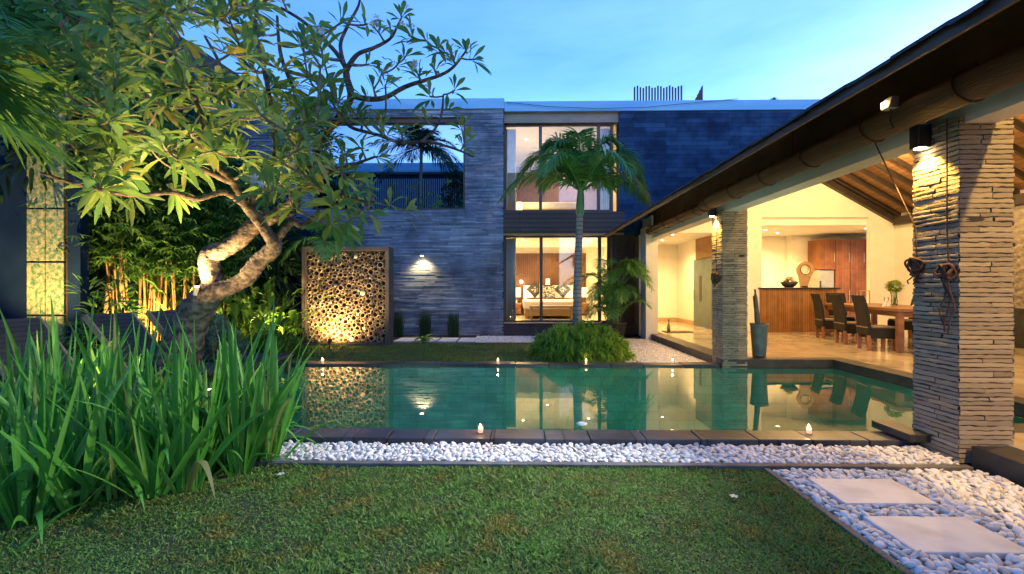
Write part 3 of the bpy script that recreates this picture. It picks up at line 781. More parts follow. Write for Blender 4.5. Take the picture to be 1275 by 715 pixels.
# pillars: stacked rough strips
def pillar_mesh(w=0.42, h=2.75, seed=1):
    r = np.random.default_rng(seed)
    V, F = [], []; n0 = 0
    z = 0.0
    while z < h - 0.01:
        rh = min(r.uniform(0.032, 0.046), h - z)
        # each course is cut into one or two stones per face -> islands
        gap = 0.0045
        S = 10
        for side in range(4):
            cut = r.uniform(0.35, 0.65) if r.random() < 0.55 else None
            for (u0, u1) in ([(0, 1)] if cut is None else [(0, cut - .006), (cut + .006, 1)]):
                k = max(3, int(S * (u1 - u0)) + 1)
                u = np.linspace(u0, u1, k)
                o = r.uniform(-0.003, 0.009) + np.convolve(r.normal(0, 0.004, k + 2), [.3, .4, .3], 'valid')
                dz0 = r.normal(0, 0.002, k); dz1 = r.normal(0, 0.003, k)
                rings = []
                for (zz, off) in ((z + gap * .5 + dz0, -0.008), (z + gap * .5 + dz0 + .003, o * .75), (z + rh * .5, o), (z + rh - gap * .5 + dz1 - .003, o * .8), (z + rh - gap * .5 + dz1, -0.008)):
                    d = w / 2 + off * np.ones(k)
                    a = (u - .5) * (w + 2 * (r.uniform(-.004, .008)))
                    zz = zz * np.ones(k)
                    P = {0: (a, -d), 1: (d, a), 2: (-a, d), 3: (-d, -a)}[side]
                    rings.append(np.stack([P[0], P[1], zz], 1))
                A = np.concatenate(rings); V.append(A)
                for i in range(4):
                    for j in range(k - 1):
                        q = n0 + i * k + j
                        F.append((q, q + 1, q + k + 1, q + k))
                n0 += 5 * k
        z += rh
    return np.concatenate(V), np.array(F)
pv, pf = pillar_mesh()
for i, (x, y) in enumerate(((3.69, 3.90), (3.70, 8.16), (3.76, -0.36))):
    if i == 0:
        p0 = np_mesh('pillar', pv, pf, PILLARST, smooth=False); p0.location = (x, y, 0)
        p0.parent = pav; p0.matrix_parent_inverse = Matrix.Translation(-pav.location)
        core0 = MB().box(-.203, .203, -.203, .203, 0, 2.745).build('pillar_core', JOINT); core0.parent = p0
    else:
        p = p0.copy(); COL.objects.link(p); p.location = (x, y, 0); p.rotation_euler.z = math.pi * (1 if i == 1 else .5)
        c_ = core0.copy(); COL.objects.link(c_); c_.parent = p

# rolled bamboo blinds
def blind(cx, cz, r, y0, y1, label):
    t = thing('rolled_bamboo_blind', label, 'blind', (cx, (y0 + y1) / 2, cz), 'rolled blinds under the eave')
    b = MB(); n = 44
    pts = []
    for k in range(n * 2):
        a = 2 * math.pi * k / (n * 2); rr = r * (1.0 if k % 2 else 0.965)
        pts.append((cx + rr * math.cos(a), cz + rr * 0.95 * math.sin(a)))
    b.prism(pts, 'y', y0, y1)
    b.build('roll', BLIND, t)
    y = y0 + .35; k = 0
    while y < y1:
        MB().tube([(cx + (r + .006) * math.cos(a), y + .03 * math.sin(a), cz + (r * .95 + .006) * math.sin(a)) for a in np.linspace(0, 2 * math.pi, 25)], 0.007, 5, False).build('tie_cord', ROPE, t)
        MB().box(cx + .08, cx + .10, y + .04, y + .075, cz + r * .7, cz + r * .7 + .12).build('hanger', ROPE, t)
        y += .92
    return t
blind(3.33, 2.885, .125, -1.5, 8.25, 'thick rolled bamboo blind tied under the eave from the near pillar')
blind(3.38, 2.855, .095, 8.42, 12.05, 'thinner rolled bamboo blind tied under the eave beyond the far pillar')

# pillar lamps
def pillar_lamp(x, y, z, label, power):
    t = thing('pillar_downlight', label, 'wall lamp', (x, y, z), 'downlights on the pavilion pillars')
    MB().box(x - .055, x + .05, y - .05, y + .05, z, z + .19).build('housing', BLACK, t, bevel=.006)
    MB().lathe([(0.0, 0), (.042, 0), (.042, .004)], (x - .003, y, z - .005), 20).build('lens', BRIGHT, t)
    lamp('downlight_beam', (x - .02, y, z - .02), power, (1, .60, .13), .03, t, 'SPOT', (x + .10, y - .03, z - 1), 105, .5)
pillar_lamp(3.42, 3.97, 2.585, 'square black downlight with yellow glow on the near pillar', 18)
pillar_lamp(3.42, 8.21, 2.66, 'square black downlight with yellow glow on the far pillar', 22)
lamp('added_lawn_beam', (3.08, 3.96, 2.92), 150, (1, .97, .88), .06, None, 'SPOT', (-1.7, 3.0, 0.0), 66, 1.0)  # added fill beam for the lawn and strap leaves, set at the floodlight
t = thing('floodlight', 'small white floodlight box on the rolled blind near the eave', 'lamp', (3.18, 3.96, 2.93))
MB().prism([(3.12, 2.92), (3.21, 2.92), (3.21, 3.02), (3.15, 3.02)], 'y', 3.93, 4.02).build('housing', mat('offwhite_plastic', (0.26, 0.26, 0.26), (0.32, 0.32, 0.31), 0.5, 8), t, bevel=.005)
MB().box(3.112, 3.118, 3.945, 4.005, 2.935, 2.985).build('lens', LAMPGLOW, t)  # glow added to go with the fill beam
MB().tube([(3.17, 3.97, 2.92), (3.17, 3.98, 2.83), (3.2, 3.98, 2.76)], .008, 6).build('cable', BLACK, t)

# ropes
def rope_coil(p, r, label, up=None, tail=0.35, seed=0):
    t = thing('rope_coil', label, 'rope', p, 'blind cords tied to pillars')
    rr = random.Random(seed)
    b = MB()
    for k in range(9):
        a0 = rr.uniform(0, 6.28); sx = r * rr.uniform(.4, .8); sz = r * rr.uniform(.8, 1.4); dy = rr.uniform(-.05, .05); dx = rr.uniform(-.045, .0)
        b.tube([(p[0] + dx + .02 * math.sin(a * 2 + k), p[1] + dy + sx * math.cos(a + a0), p[2] - sz * .5 + sz * .9 * math.sin(a + a0)) for a in np.linspace(0, 6.28, 17)], .009, 5, False)
    b.build('loops', ROPE, t)
    for k in range(3):
        b = MB(); y = p[1] + rr.uniform(-.05, .05)
        b.tube([(p[0] - .02, y + .03 * math.sin(i * 1.3 + k), p[2] - .05 - tail * i / 6 * rr.uniform(.8, 1)) for i in range(7)], .006, 5)
        b.build('tail', ROPE, t)
    if up: MB().tube([p, (p[0] - .015, p[1], p[2] + .3)] + [up], .006, 5).build('cord', ROPE, t)
rope_coil((3.46, 4.05, 1.62), .065, 'dark rope coil hanging at the inner edge of the near pillar', (3.36, 4.4, 2.78), .15, 3)
rope_coil((3.465, 3.76, 1.56), .05, 'dark rope bundle with long tail on the face of the near pillar', (3.45, 3.76, 2.76), .5, 5)
rope_coil((3.455, 8.1, 1.62), .09, 'dark rope coil hanging on the far pillar', (3.45, 8.05, 2.7), .2, 8)

# ------------------------------------------------------------------ pavilion lamps
def downlight(x, y, z, power, label, spread=150, group='recessed ceiling downlights'):
    t = thing('ceiling_downlight', label, 'ceiling light', (x, y, z), group)
    MB().lathe([(.07, 0), (.07, -.008), (.05, -.008), (.05, 0)], (x, y, z - .001), 20).build('trim_ring', WHITE, t)
    MB().lathe([(0, 0), (.048, 0)], (x, y, z - .004), 20).build('lens', BRIGHT, t)
    lamp('downlight_beam', (x, y, z - .03), power, WARM, .06, t, 'SPOT', (x, y, 0), spread, .8)
downlight(7.5, 14.1, 3.15, 46, 'kitchen downlight above the fruit bowl end of the counter')
downlight(8.3, 14.9, 3.15, 46, 'kitchen downlight deeper in above the ring ornament')
downlight(10.3, 13.8, 3.15, 46, 'kitchen downlight in front of the wooden cabinets')
downlight(4.7, 15.2, 2.95, 48, 'passage downlight near the sage green door')
downlight(4.5, 13.6, 2.95, 32, 'passage downlight just inside the terrace')
downlight(0.1, 14.6, 2.91, 32, 'bedroom downlight above the nightstand side')
downlight(1.0, 16.6, 2.91, 32, 'bedroom downlight above the pillows')
downlight(2.2, 14.8, 2.91, 32, 'bedroom downlight near the right hand curtain')
downlight(0.2, 14.8, 6.18, 30, 'upper room downlight behind the left pane')
downlight(2.0, 16.4, 6.18, 30, 'upper room downlight behind the palm crown')
def pendant(x, y, z, power, label, ztop):
    t = thing('pendant_lamp', label, 'pendant lamp', (x, y, z), 'pendant lamps under the pavilion ridge')
    MB().lathe([(.0, .16), (.05, .15), (.10, .02), (.10, 0), (.092, 0)], (x, y, z), 20).build('lamp_shade', BLACK, t)
    MB().lathe([(0.0, -.06), (.042, -.042), (.06, 0), (.042, .042), (0, .06)], (x, y, z - .02), 14).build('bulb', BRIGHT, t)
    MB().tube([(x, y, z + .16), (x, y, ztop)], .006, 6).build('cord', BLACK, t)
    lamp('pendant_light', (x, y, z - .13), power, WARM, .04, t)
pendant(5.45, 9.0, 3.62, 46, 'pendant lamp hidden above the beam by the far pillar', rz(5.45))
pendant(8.0, 10.2, 4.55, 52, 'pendant lamp hanging over the dining table', rz(8.0))
pendant(8.4, 5.5, 3.6, 46, 'pendant lamp over the open terrace floor', rz(8.4))
t = thing('rafter_spotlight', 'spotlight fixed under the rafters behind the near pillar', 'lamp', (4.05, .4, 3.62))
MB().tube([(4.05, .4, 3.68), (4.05, .4, 3.56)], .05, 14).build('housing', BLACK, t)
lamp('spot_beam', (4.05, .4, 3.53), 88, (1, .62, .19), .03, t)

# ------------------------------------------------------------------ bedroom contents
FZ = .35
bed = thing('bed', 'wide bed with white linen seen through the lower window', 'bed', (1.05, 16, FZ))
MB().box(.15, 1.95, 15.05, 17.3, FZ + .1, FZ + .32).build('base', TEAK, bed, bevel=.01)
MB().box(.1, 2.0, 15.0, 17.3, FZ + .322, FZ + .60).build('mattress', LINEN, bed, bevel=.06, seg=4)
for x in (.2, 1.83):
    for y in (15.1, 17.2): MB().box(x, x + .08, y, y + .08, FZ + .02, FZ + .1).build('leg', TEAK, bed)
def pillow(name, c, w, h, d, m, label, roll=0, tilt=18, cat='pillow'):
    n = 9; V = []; F = []
    for s in (1, -1):
        for i in range(n):
            for j in range(n):
                u, v = i / (n - 1) * 2 - 1, j / (n - 1) * 2 - 1
                th = d * (1 - abs(u) ** 2.6) ** .6 * (1 - abs(v) ** 2.6) ** .6 / 2
                pinch = 1 - .06 * (1 - abs(u * v))
                V.append((u * w / 2 * pinch, -s * th, v * h / 2 * pinch))
    for s in range(2):
        for i in range(n - 1):
            for j in range(n - 1):
                a = s * n * n + i * n + j
                F.append((a, a + n, a + n + 1, a + 1) if s == 0 else (a, a + 1, a + n + 1, a + n))
    M = Matrix.Translation(c) @ Matrix.Rotation(R(-tilt), 4, 'X') @ Matrix.Rotation(R(roll), 4, 'Y')
    b = MB().add([M @ Vector(p) for p in V], F, True)
    return tag(b.build(name, m), label, cat)
zb = FZ + .62
pillow('pillow', (.5, 17.15, zb + .26), .75, .5, .2, LINEN, 'white pillow at the left of the bed head')
pillow('pillow', (1.6, 17.15, zb + .26), .75, .5, .2, LINEN, 'white pillow at the right of the bed head')
pillow('cushion', (.55, 16.95, zb + .34), .48, .48, .16, DARKCLOTH, 'dark diamond cushion at the left of the bed', 45, cat='cushion')
pillow('cushion', (1.05, 16.9, zb + .24), .48, .48, .16, PATCLOTH, 'patterned square cushion in the middle of the bed', 0, cat='cushion')
pillow('cushion', (1.58, 16.95, zb + .34), .48, .48, .16, DARKCLOTH, 'dark diamond cushion at the right of the bed', 45, cat='cushion')
for q, x in ((0, .55), (1, 1.58)):
    o = pillow('motif', (x, 16.855, zb + .33), .2, .2, .02, PATCLOTH, None, 45, cat=None); o.parent = bpy.data.objects['cushion' if q == 0 else 'cushion.002']
be = thing('bench', 'pale wooden bench at the foot of the bed', 'bench', (1.0, 14.5, FZ))
MB().box(.3, 1.7, 14.3, 14.7, FZ + .40, FZ + .46).build('seat', TEAK, be, bevel=.008)
for x in (.32, 1.6): MB().box(x, x + .08, 14.33, 14.67, FZ + .02, FZ + .40).build('leg', TEAK, be)
for (x, l, cat) in ((-.2, 'dark nightstand at the left of the bed under the lamp', 0), (2.3, 'dark nightstand at the right of the bed behind the palm trunk', 1)):
    t = thing('nightstand', l, 'nightstand', (x, 17.1, FZ), 'nightstands')
    MB().box(x - .25, x + .25, 16.85, 17.36, FZ + .05, FZ + .45).build('cabinet', TABLEW, t, bevel=.006)
    MB().box(x - .22, x + .22, 16.835, 16.848, FZ + .1, FZ + .40).build('drawer', TABLEW, t, bevel=.004)
    l2 = ['glowing bedside lamp left of the bed', 'glowing bedside lamp right of the bed'][cat]
    t = thing('bedside_lamp', l2, 'table lamp', (x + .1, 17.05, FZ + .45), 'bedside lamps')
    MB().lathe([(.0, 0), (.08, 0), (.08, .02), (.015, .03), (.015, .25)], (x + .1, 17.05, FZ + .45), 16).build('base', BLACK, t)
    MB().lathe([(.13, .23), (.13, .58)], (x + .1, 17.05, FZ + .45), 20).build('lamp_shade', SHADE, t)
    lamp('lamp_light', (x + .1, 16.85, FZ + .9), 14, WARM, .1, t)
t = thing('reading_light', 'small bright reading light on the headboard panel', 'lamp', (.05, 17.3, 1.62))
MB().tube([(.05, 17.38, 1.62), (.05, 17.28, 1.62)], .025, 10).build('stem', BLACK, t)
MB().lathe([(0, -.05), (.04, -.03), (.05, 0), (.04, .03), (0, .05)], (.05, 17.24, 1.6), 12).build('bulb', FLAME, t)
t = thing('telephone', 'small white telephone on the left nightstand', 'telephone', (-.22, 16.95, FZ + .45))
MB().box(-.32, -.12, 16.9, 17.02, FZ + .452, FZ + .49).build('base', WHITE, t, bevel=.008)
MB().box(-.33, -.11, 16.93, 16.98, FZ + .492, FZ + .53).build('handset', WHITE, t, bevel=.01)
tag(MB().lathe([(0, 0), (.09, 0), (.07, .06), (.07, .22), (0, .22)], (1.05, 17.3, 1.33 + .16), 14).build('night_light', SHADE), 'small glowing night light above the middle cushion', 'lamp')
def curtain(x0, x1, y, z0, z1, label, m=CURTAIN, folds=7):
    b = MB(); n = folds * 6
    V = [(x0 + (x1 - x0) * i / n, y + .05 * math.sin(i / 6 * 2 * math.pi), z) for z in (z0, z1) for i in range(n + 1)]
    b.add(V, [(i, i + 1, i + n + 2, i + n + 1) for i in range(n)], True)
    o = b.build('curtain', m); sm = o.modifiers.new('thick', 'SOLIDIFY'); sm.thickness = .006
    tag(o, label, 'curtain', 'curtains in the villa windows')
curtain(-.42, -.12, 13.68, .38, 2.86, 'pale curtain drawn back at the left of the lower window', folds=5)
curtain(2.62, 3.05, 13.68, .38, 2.86, 'pale curtain at the right of the lower window', folds=6)
curtain(-.42, -.12, 13.68, 3.62, 6.12, 'pale curtain drawn back at the left of the upper window', folds=5)
curtain(2.4, 2.7, 13.68, 3.62, 6.12, 'pale curtain at the right of the upper window', folds=5)
# upper room
ub = thing('bed', 'white bed top just showing in the upper window', 'bed', (1.0, 15.5, 3.6))
MB().box(.1, 2.0, 15.0, 17.3, 3.7, 3.95).build('base', TEAK, ub, bevel=.01)
MB().box(.05, 2.05, 14.95, 17.3, 3.952, 4.18).build('mattress', LINEN, ub, bevel=.05, seg=3)
t = thing('table_lamp', 'glowing cylinder lamp in the lower left of the upper window', 'table lamp', (-.02, 14.4, 3.6))
MB().lathe([(0, 0), (.1, 0), (.1, .02), (.02, .03), (.02, .12)], (-.02, 14.4, 3.6), 14).build('base', BLACK, t)
MB().lathe([(.10, .12), (.10, .46)], (-.02, 14.4, 3.6), 18).build('lamp_shade', SHADE, t)
lamp('lamp_light', (-.02, 14.2, 3.95), 10, WARM, .1, t)

# ------------------------------------------------------------------ kitchen and dining
ct = thing('kitchen_counter', 'kitchen bar counter faced with wooden slats', 'counter', (7.8, 13.2, TZ))
MB().box(6.74, 8.85, 12.92, 13.5, TZ + .002, 1.34).build('body', COUNTER, ct)
MB().box(6.70, 8.9, 12.86, 13.56, 1.342, 1.385).build('worktop', BLACK, ct, bevel=.005)
cb = thing('kitchen_cabinet', 'tall reddish wood cabinets beside the fridge', 'cabinet', (10.5, 15.3, TZ))
MB().box(9.75, 11.6, 15.0, 15.68, 1.97, 2.95).build('upper_unit', WOODR, cb)
MB().box(10.22, 11.6, 15.0, 15.68, TZ + .002, 1.966).build('tall_unit', WOODR, cb)
for x in (10.2, 10.68, 11.16):
    MB().box(x, x + .012, 14.994, 14.999, 1.98, 2.94).build('door_gap', BLACK, cb)
    MB().box(x - .06, x - .04, 14.96, 14.985, 2.2, 2.5).build('handle', STEEL, cb)
MB().box(10.68, 10.692, 14.994, 14.999, TZ + .1, 1.95).build('door_gap', BLACK, cb)
MB().box(10.63, 10.65, 14.96, 14.985, .9, 1.3).build('handle', STEEL, cb)
fr = thing('fridge', 'pale steel fridge beside the tall wooden cabinets', 'fridge', (9.95, 15.3, TZ))
MB().box(9.72, 10.2, 15.05, 15.65, TZ + .002, 1.95).build('body', STEEL, fr, bevel=.01)
MB().box(9.73, 9.76, 15.0, 15.045, 1.0, 1.6).build('handle', BLACK, fr)
rg = thing('ring_ornament', 'carved wooden ring ornament with tapering tail on the counter', 'ornament', (8.2, 13.35, 1.385))
b = MB(); c0 = (8.2, 1.90)
ring = [(8.2 + .24 * math.cos(a), 1.9 + .24 * math.sin(a)) for a in np.linspace(0, 2 * math.pi, 33)[:-1]]
hole = [(8.2 + .13 * math.cos(a), 1.9 + .13 * math.sin(a)) for a in np.linspace(0, 2 * math.pi, 33)[:-1]]
V = [(p[0], y, p[1]) for y in (13.3, 13.36) for q in (ring, hole) for p in q]; F = []
for i in range(32):
    j = (i + 1) % 32
    F += [(i, j, 32 + j, 32 + i), (64 + i, 96 + i, 96 + j, 64 + j), (i, 64 + i, 64 + j, j), (32 + i, 32 + j, 96 + j, 96 + i)]
b.add(V, F); b.build('ring', TEAK, rg)
MB().prism([(8.08, 1.42), (8.27, 1.42), (8.38, 1.75), (8.2, 1.655), (8.02, 1.75)], 'y', 13.301, 13.359).build('tail', TEAK, rg)
MB().box(8.1, 8.26, 13.28, 13.38, 1.386, 1.43).build('foot', BLACK, rg)
rim = MB().tube([(8.2 + .14 * math.cos(a), 13.295, 1.9 + .14 * math.sin(a)) for a in np.linspace(0, 2 * math.pi, 25)], .014, 6, False).build('inner_rim', TABLEW, rg)
bw = thing('fruit_bowl', 'dark bowl heaped with flowers and fruit on the counter', 'bowl', (7.62, 13.1, 1.386))
MB().lathe([(0, 0), (.10, 0), (.17, .06), (.23, .16), (.215, .16), (.16, .07), (0, .03)], (7.62, 13.1, 1.386), 24).build('bowl', POTDARK, bw)
FRUIT = island_mat('fruit_colours', [(0.35, 0.45, 0.08), (0.5, 0.30, 0.30), (0.55, 0.5, 0.35), (0.3, 0.4, 0.1), (0.5, 0.12, 0.1)], .5)
b = MB()
for k in range(26):
    a = rnd.uniform(0, 6.28); rr = rnd.uniform(0, .17); z = .15 + .12 * (1 - rr / .2) + rnd.uniform(-.02, .03); r0 = rnd.uniform(.025, .05)
    b.lathe([(0, -r0), (r0 * .8, -r0 * .55), (r0, 0), (r0 * .8, r0 * .55), (0, r0)], (7.62 + rr * math.cos(a), 13.1 + rr * math.sin(a), 1.386 + z), 8)
b.build('fruit', FRUIT, bw)
t = thing('wall_switch', 'small black control panel on the wall right of the kitchen opening', 'switch', (10.38, 12.99, 1.43))
MB().box(10.3, 10.46, 12.985, 12.998, 1.36, 1.52).build('plate', BLACK, t, bevel=.004)
MB().box(10.34, 10.42, 12.978, 12.984, 1.40, 1.48).build('button', BLACK, t)

# dining table, chairs
tb = thing('dining_table', 'long reddish wood dining table in the pavilion', 'table', (7.75, 10.3, TZ))
MB().box(7.12, 8.35, 8.75, 12.1, .93, .99).build('tabletop', TABLEW, tb, bevel=.006)
for x in (7.15, 8.22):
    for y in (8.8, 11.95): MB().box(x, x + .1, y, y + .1, TZ + .002, .93).build('leg', TABLEW, tb, bevel=.004)
MB().box(7.25, 8.22, 8.84, 8.87, .83, .93).box(7.19, 7.22, 8.9, 11.95, .83, .93).box(8.25, 8.28, 8.9, 11.95, .83, .93).build('apron', TABLEW, tb)
def make_chair(label):
    """faces +x, origin on the floor under the seat"""
    t = thing('dining_chair', label, 'chair', (0, 0, 0), 'dark wicker dining chairs')
    b = MB(); h, wd = 1.08, .225
    prof = [(-.24, .30), (-.24, .50), (-.255, .70), (-.30, .92), (-.345, h), (-.30, h + .002), (-.25, .93), (-.20, .70), (-.185, .52), (-.185, .30)]
    b.prism(prof, 'y', -wd, wd); b.build('backrest', WICKER, t, bevel=.008)
    MB().box(-.183, .25, -wd, wd, .24, .44).build('seat', WICKER, t, bevel=.008)
    MB().box(-.17, .24, -wd + .01, wd - .01, .442, .48).build('cushion', CUSH, t, bevel=.012)
    MB().box(-.247, -.24, -wd + .003, wd - .003, .44, .465).build('trim_band', CUSH, t)
    for x in (-.20, .22):
        for y in (-.19, .19):
            MB().prism([(-.03, .0), (.03, .0), (.034, .24 if x > 0 else .298), (-.034, .24 if x > 0 else .298)], 'y', y - .022, y + .022, Matrix.Translation((x, 0, .002))).build('leg', TABLEW, t)
    return t
ch = make_chair('dark wicker chair nearest the table corner on the pool side')
ch.location = (6.98, 9.22, TZ)
for (x, y, rz_, l) in [(6.98, 10.2, .03, 'dark wicker chair in the middle of the pool side row'), (7.0, 11.3, -.02, 'dark wicker chair on the pool side nearest the counter'),
                       (8.62, 9.5, math.pi, 'dark wicker chair on the wall side nearest the camera, half hidden by the near pillar'), (8.62, 10.45, math.pi, 'dark wicker chair on the wall side behind the tableware'), (8.62, 11.4, math.pi, 'dark wicker chair on the wall side behind the green flowers'),
                       (7.75, 8.42, math.pi / 2, 'dark wicker chair at the near end of the table'), (7.7, 12.4, -math.pi / 2, 'dark wicker chair at the far end of the table by the counter')]:
    copy_tree(ch, (x, y, TZ), l, rz_)
vz = thing('flower_vase', 'glass vase of round green flowers on the dining table', 'vase', (8.0, 10.6, .99))
MB().lathe([(0, 0), (.05, 0), (.06, .1), (.045, .24), (.055, .28)], (8.0, 10.6, .992), 16).build('glass', CLEAR, vz)
b = MB()
for k in range(7): b.tube([(8 + rnd.uniform(-.02, .02), 10.6 + rnd.uniform(-.02, .02), 1.0), (8 + rnd.uniform(-.1, .1), 10.6 + rnd.uniform(-.1, .1), 1.36)], .006, 5)
b.build('stems', L_BROAD, vz)
m = LM(); n = 420
c = rng.normal(0, 1, (n, 3)); c = unit(c); P_ = c * np.array([.15, .15, .10]) * rng.uniform(.5, 1, (n, 1)) + np.array([8, 10.6, 1.42])
m.add(P_, c + [0, 0, .3], (0, 0, 1), .06, .035, .2, 'obov', 3)
m.build('flowers', leafmat('green_bloom', [(.25, .35, .06), (.35, .45, .10), (.18, .3, .05)], .2), vz)
for (x, y, l) in ((7.35, 9.6, 'wine glass on the pool side of the dining table'), (7.95, 9.2, 'wine glass near the table corner by the near pillar'), (7.4, 11.2, 'wine glass on the dining table in front of the cabinets')):
    t = thing('wine_glass', l, 'glass', (x, y, .99), 'wine glasses on the table')
    MB().lathe([(.035, 0), (.006, .01), (.006, .09), (.035, .12), (.04, .17), (.032, .21)], (x, y, .992), 14).build('glass', CLEAR, t)
for (x, y, l) in ((7.5, 9.9, 'folded white napkin on the pool side of the table'), (8.1, 9.3, 'folded white napkin near the end of the table'), (8.1, 10.0, 'folded white napkin on the wall side of the table')):
    tag(MB().prism([(x - .07, .992), (x + .07, .992), (x, 1.13)], 'y', y - .03, y + .03).build('napkin', LINEN), l, 'napkin', 'napkins on the table')
t = thing('candle_lantern', 'small square glass candle lantern on the dining table', 'lantern', (7.8, 11.5, .99))
for (dx, dy) in ((-.09, -.09), (.09, -.09), (.09, .09), (-.09, .09)): MB().box(7.8 + dx - .01, 7.8 + dx + .01, 11.5 + dy - .01, 11.5 + dy + .01, .992, 1.3).build('post', TEAK, t)
MB().box(7.7, 7.9, 11.4, 11.6, 1.3, 1.32).build('top', TEAK, t)
MB().lathe([(0, 0), (.035, 0), (.035, .12), (0, .12)], (7.8, 11.5, .993), 12).build('candle', WAX, t)
PIV = Vector((7.12, 8.75, 0)); TURN = Matrix.Rotation(R(-12), 4, 'Z')
for o in list(COL.objects):
    if o.parent is None and o.get('category') and (o.name.split('.')[0] in ('dining_table', 'dining_chair', 'flower_vase', 'wine_glass', 'napkin', 'candle_lantern')):
        o.location = PIV + TURN.to_3x3() @ (o.location - PIV)
        o.rotation_euler.z += R(-12)
# passage things
dr = thing('sliding_door', 'sage green door leaf with dark slot in the passage', 'door', (5.7, 14.3, TZ))
MB().box(5.66, 5.715, 13.62, 15.03, TZ + .004, 2.27).build('leaf', DOORGREEN, dr, bevel=.004)
MB().box(5.648, 5.657, 14.38, 14.55, .95, 1.75).build('slot', BLACK, dr)
MB().box(5.63, 5.656, 14.95, 14.98, 1.0, 1.3).build('handle', STEEL, dr)
tr = tag(MB().box(4.0, 4.75, 12.6, 13.0, TZ + .002, TZ + .02).build('tray', POTDARK, bevel=.005), 'flat dark mat on the terrace floor in the passage', 'mat')
t = thing('oil_bottle', 'green glass bottle standing on the dark mat', 'bottle', (4.1, 12.7, TZ + .02))
MB().lathe([(0, 0), (.045, 0), (.045, .16), (.016, .22), (.016, .30), (0, .30)], (4.1, 12.7, TZ + .022), 14).build('glass', mat('green_bottle', (.12, .2, .04), (.15, .24, .05), .15, 4), t)
MB().lathe([(0, 0), (.02, 0), (.02, .03), (0, .03)], (4.1, 12.7, TZ + .322), 10).build('cap', BLACK, t)
un = thing('tall_pot', 'tall blue grey pot on the terrace beside the far pillar', 'pot', (4.27, 8.25, TZ))
MB().lathe([(0, 0), (.105, 0), (.11, .02), (.145, .55), (.155, .6), (.14, .6), (.125, .53), (0, .1)], (4.27, 8.25, TZ + .002), 28).build('pot', POTBLUE, un)
t = thing('folded_umbrella', 'dark folded umbrella leaning in the tall pot', 'umbrella', (4.22, 8.22, .4))
MB().tube([(4.28, 8.24, .35), (4.21, 8.2, .8), (4.17, 8.18, 1.22), (4.16, 8.17, 1.30)], [.03, .05, .03, .012], 10, jitter=.15).build('canopy', mat('umbrella_cloth', (.05, .05, .06), (.09, .09, .1), .7, 10), t)
MB().tube([(4.16, 8.17, 1.30), (4.15, 8.165, 1.36)], .016, 8).build('handle', BLACK, t)
t = thing('folded_umbrella', 'grey folded umbrella in the tall pot beside the dark one', 'umbrella', (4.3, 8.3, .4))
MB().tube([(4.32, 8.3, .35), (4.27, 8.3, .8), (4.22, 8.3, 1.08), (4.2, 8.3, 1.16)], [.025, .04, .025, .01], 10, jitter=.15).build('canopy', mat('umbrella_grey', (.3, .29, .27), (.36, .35, .33), .7, 10), t)
MB().tube([(4.2, 8.3, 1.16), (4.19, 8.3, 1.24)], .014, 8).build('handle', TEAK, t)
# right of the near pillar
st = thing('carved_stone_panel', 'tall rough carved stone panel on the far side wall', 'stone panel', (10.4, 9.3, TZ))
b = MB(); NY, NZ = 40, 44
b.add([(10.385 - .09 * abs(math.sin(i * 1.1 + math.sin(j * .7) * 2) * math.sin(j * .9 + i * .3)) - rnd.uniform(0, .02), 8.3 + 1.9 * i / NY, .96 + 2.05 * j / NZ) for i in range(NY + 1) for j in range(NZ + 1)],
      [(i * (NZ + 1) + j, i * (NZ + 1) + j + 1, (i + 1) * (NZ + 1) + j + 1, (i + 1) * (NZ + 1) + j) for i in range(NY) for j in range(NZ)], True)
b.build('relief', mat('carved_stone', (.22, .19, .15), (.36, .31, .25), .85, 12, bump=.6), st)
MB().box(10.4, 10.5, 8.2, 10.3, .95, 3.1).build('slab', mat('carved_stone2', (.16, .14, .11), (.24, .21, .17), .85, 12, bump=.6), st)
MB().box(10.2, 10.49, 8.4, 10.1, TZ + .002, .95).build('pedestal', POTDARK, st)
t = thing('stone_bowl', 'dark round stone bowl on the terrace right of the near pillar', 'bowl', (6.05, 5.3, TZ))
MB().lathe([(0, 0), (.16, 0), (.27, .12), (.30, .26), (.27, .38), (.22, .42), (.2, .40), (0, .36)], (6.05, 5.2, TZ + .002), 28).build('bowl', POTDARK, t)

# ------------------------------------------------------------------ bamboo ring panel
pn = thing('bamboo_ring_panel', 'framed garden screen filled with cut bamboo rings lit from below', 'screen', (-4.15, 10.9, 0))
PXa, PXb, Pz0, Pz1, Py = -5.22, -3.12, .02, 2.36, 10.85
PFR = mat('panel_frame', (0.07, 0.06, 0.055), (0.11, 0.095, 0.09), .7, 5)
b = MB().box(PXa, PXa + .08, Py, Py + .4, 0, Pz1).box(PXb - .09, PXb, Py, Py + .4, 0, Pz1).box(PXa + .08, PXb - .09, Py, Py + .4, Pz1 - .10, Pz1).box(PXa + .08, PXb - .09, Py, Py + .4, 0, .05)
b.build('frame', PFR, pn, bevel=.006)
MB().box(PXa + .08, PXb - .09, Py + .3, Py + .38, .05, Pz1 - .1).build('back_board', JOINT, pn)
circ = []
x0, x1, z0, z1 = PXa + .08, PXb - .09, .05, Pz1 - .1
cell = {}
def fits(x, z, r):
    for i in range(int((x - .16) / .1) - 1, int((x + .16) / .1) + 2):
        for j in range(int((z - .16) / .1) - 1, int((z + .16) / .1) + 2):
            for (a, c, q) in cell.get((i, j), ()):
                if (a - x) ** 2 + (c - z) ** 2 < (q + r - .002) ** 2: return False
    return True
